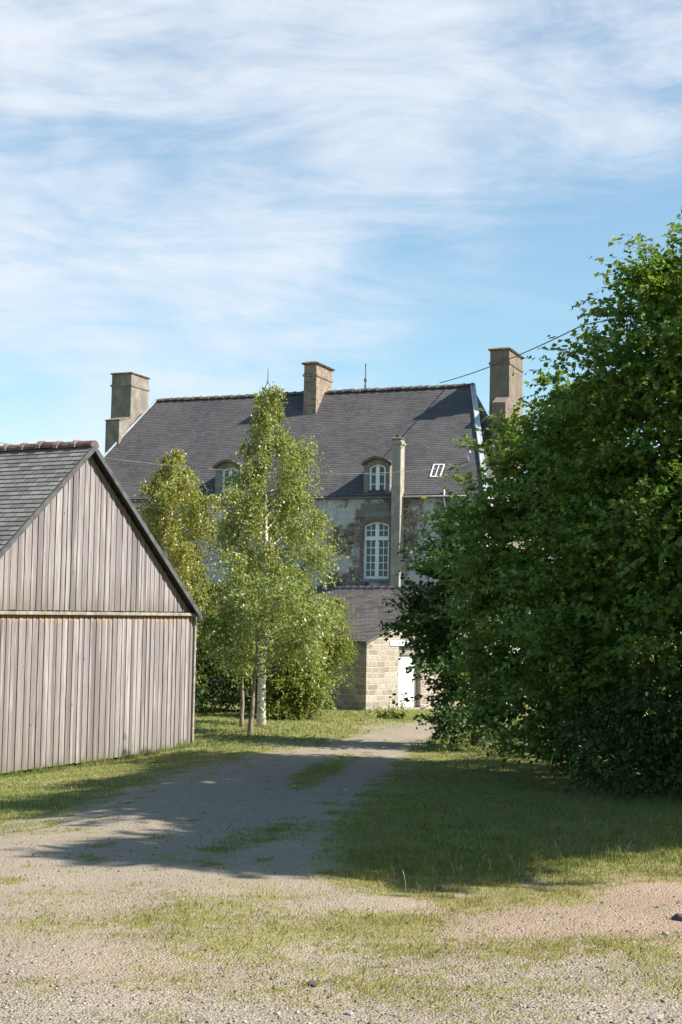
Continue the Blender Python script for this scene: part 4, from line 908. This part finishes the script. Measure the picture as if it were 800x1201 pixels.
# ------------------------------------------------------------------ light, sky, camera
TH_, EL = R_(-17), R_(42)
sdir = Vector((math.cos(TH_)*math.cos(EL), math.sin(TH_)*math.cos(EL), math.sin(EL)))
sl = bpy.data.lights.new('sun', 'SUN'); sl.energy = 5.0; sl.angle = R_(.55); sl.color = (1.0, .935, .83)
so = bpy.data.objects.new('sun', sl); COL.objects.link(so); so.rotation_euler = sdir.to_track_quat('Z', 'Y').to_euler(); so.location = (30, 0, 30)
wd = bpy.data.worlds.new('World'); sc.world = wd; wd.use_nodes = True; nt = wd.node_tree; nt.nodes.clear()
def N_(t, **k):
    n = nt.nodes.new(t)
    for a, v in k.items(): setattr(n, a, v)
    return n
ln = nt.links.new
sky = N_('ShaderNodeTexSky', sky_type='NISHITA'); sky.sun_disc = False; sky.sun_elevation = EL; sky.sun_rotation = PI/2-TH_; sky.air_density = 1.0; sky.dust_density = .6; sky.ozone_density = 1.0
tc = N_('ShaderNodeTexCoord'); sp = N_('ShaderNodeSeparateXYZ'); ln(tc.outputs['Generated'], sp.inputs[0])
def mth(op, a, b=0.0, c=0.0):
    n = N_('ShaderNodeMath', operation=op)
    for i, v in enumerate((a, b, c)):
        if hasattr(v, 'is_output'): ln(v, n.inputs[i])
        else: n.inputs[i].default_value = v
    return n.outputs[0]
azi = mth('ARCTAN2', sp.outputs[0], sp.outputs[1]); ele = mth('ARCSINE', sp.outputs[2])
cb = N_('ShaderNodeCombineXYZ'); ln(azi, cb.inputs[0]); ln(ele, cb.inputs[1])
def cl(scale, rot, sc_, loc, detail=6, rough=.6, dist=.5):
    mp = N_('ShaderNodeMapping'); ln(cb.outputs[0], mp.inputs[0]); mp.inputs['Rotation'].default_value = (0,0,R_(rot)); mp.inputs['Scale'].default_value = sc_; mp.inputs['Location'].default_value = loc
    n = N_('ShaderNodeTexNoise'); ln(mp.outputs[0], n.inputs['Vector']); n.inputs['Scale'].default_value = scale; n.inputs['Detail'].default_value = detail; n.inputs['Roughness'].default_value = rough; n.inputs['Distortion'].default_value = dist
    return n.outputs[0]
def ss(v, a, b, lo=0., hi=1.):
    n = N_('ShaderNodeMapRange', interpolation_type='SMOOTHSTEP'); ln(v, n.inputs[0])
    for i, x in enumerate((a, b, lo, hi)): n.inputs[i+1].default_value = x
    return n.outputs[0]
veil = cl(4.2, -12, (.8,1.5,1), (.35,.62,0), 4, .5, .4); streak = cl(4.5, -15, (.8,3.4,1), (1.4,2.3,0), 8, .60, 1.0); fine = cl(11, -24, (.6,2.2,1), (5,1,0), 7, .68, .9)
edge = mth('SUBTRACT', mth('ADD', .245, mth('MULTIPLY', azi, .54)), ele)
dens = mth('ADD', mth('MULTIPLY', veil, .75), mth('ADD', mth('MULTIPLY', streak, .60), mth('MULTIPLY', fine, .30)))
dens = mth('ADD', dens, ss(edge, -.16, .14, .06, -.12))
front = mth('MULTIPLY', ss(sp.outputs[2], .48, .75, 1.0, .0), ss(sp.outputs[1], .0, .5, .0, 1.0))
cf = mth('MULTIPLY', ss(dens, .63, 1.06, .10, .92), front)
mx = N_('ShaderNodeMix', data_type='RGBA'); ln(cf, mx.inputs[0]); tn = N_('ShaderNodeMix', data_type='RGBA', blend_type='MULTIPLY'); tn.inputs[0].default_value = 1.0; ln(sky.outputs[0], tn.inputs[6]); tn.inputs[7].default_value = (.93, 1.19, 1.17, 1); ln(tn.outputs[2], mx.inputs[6]); mx.inputs[7].default_value = (5.7, 6.0, 6.5, 1)
bgd = N_('ShaderNodeBackground'); ln(mx.outputs[2], bgd.inputs[0]); bgd.inputs[1].default_value = .075
wo = N_('ShaderNodeOutputWorld'); ln(bgd.outputs[0], wo.inputs[0])
cam = bpy.data.cameras.new('camera'); co = bpy.data.objects.new('camera', cam); COL.objects.link(co); sc.camera = co
co.matrix_world = Matrix.Translation((0, 0, EYE)) @ CAMROT.to_4x4()
cam.sensor_fit = 'VERTICAL'; cam.sensor_height = 36; cam.sensor_width = 24; cam.lens = F/1201*36; cam.clip_start = .1; cam.clip_end = 5000
sc.view_settings.view_transform = 'Standard'; sc.view_settings.look = 'None'; sc.view_settings.exposure = 1.08; sc.view_settings.gamma = 1.0
sc.render.engine = 'CYCLES'; sc.cycles.max_bounces = 8; sc.cycles.transparent_max_bounces = 4; sc.cycles.use_denoising = True
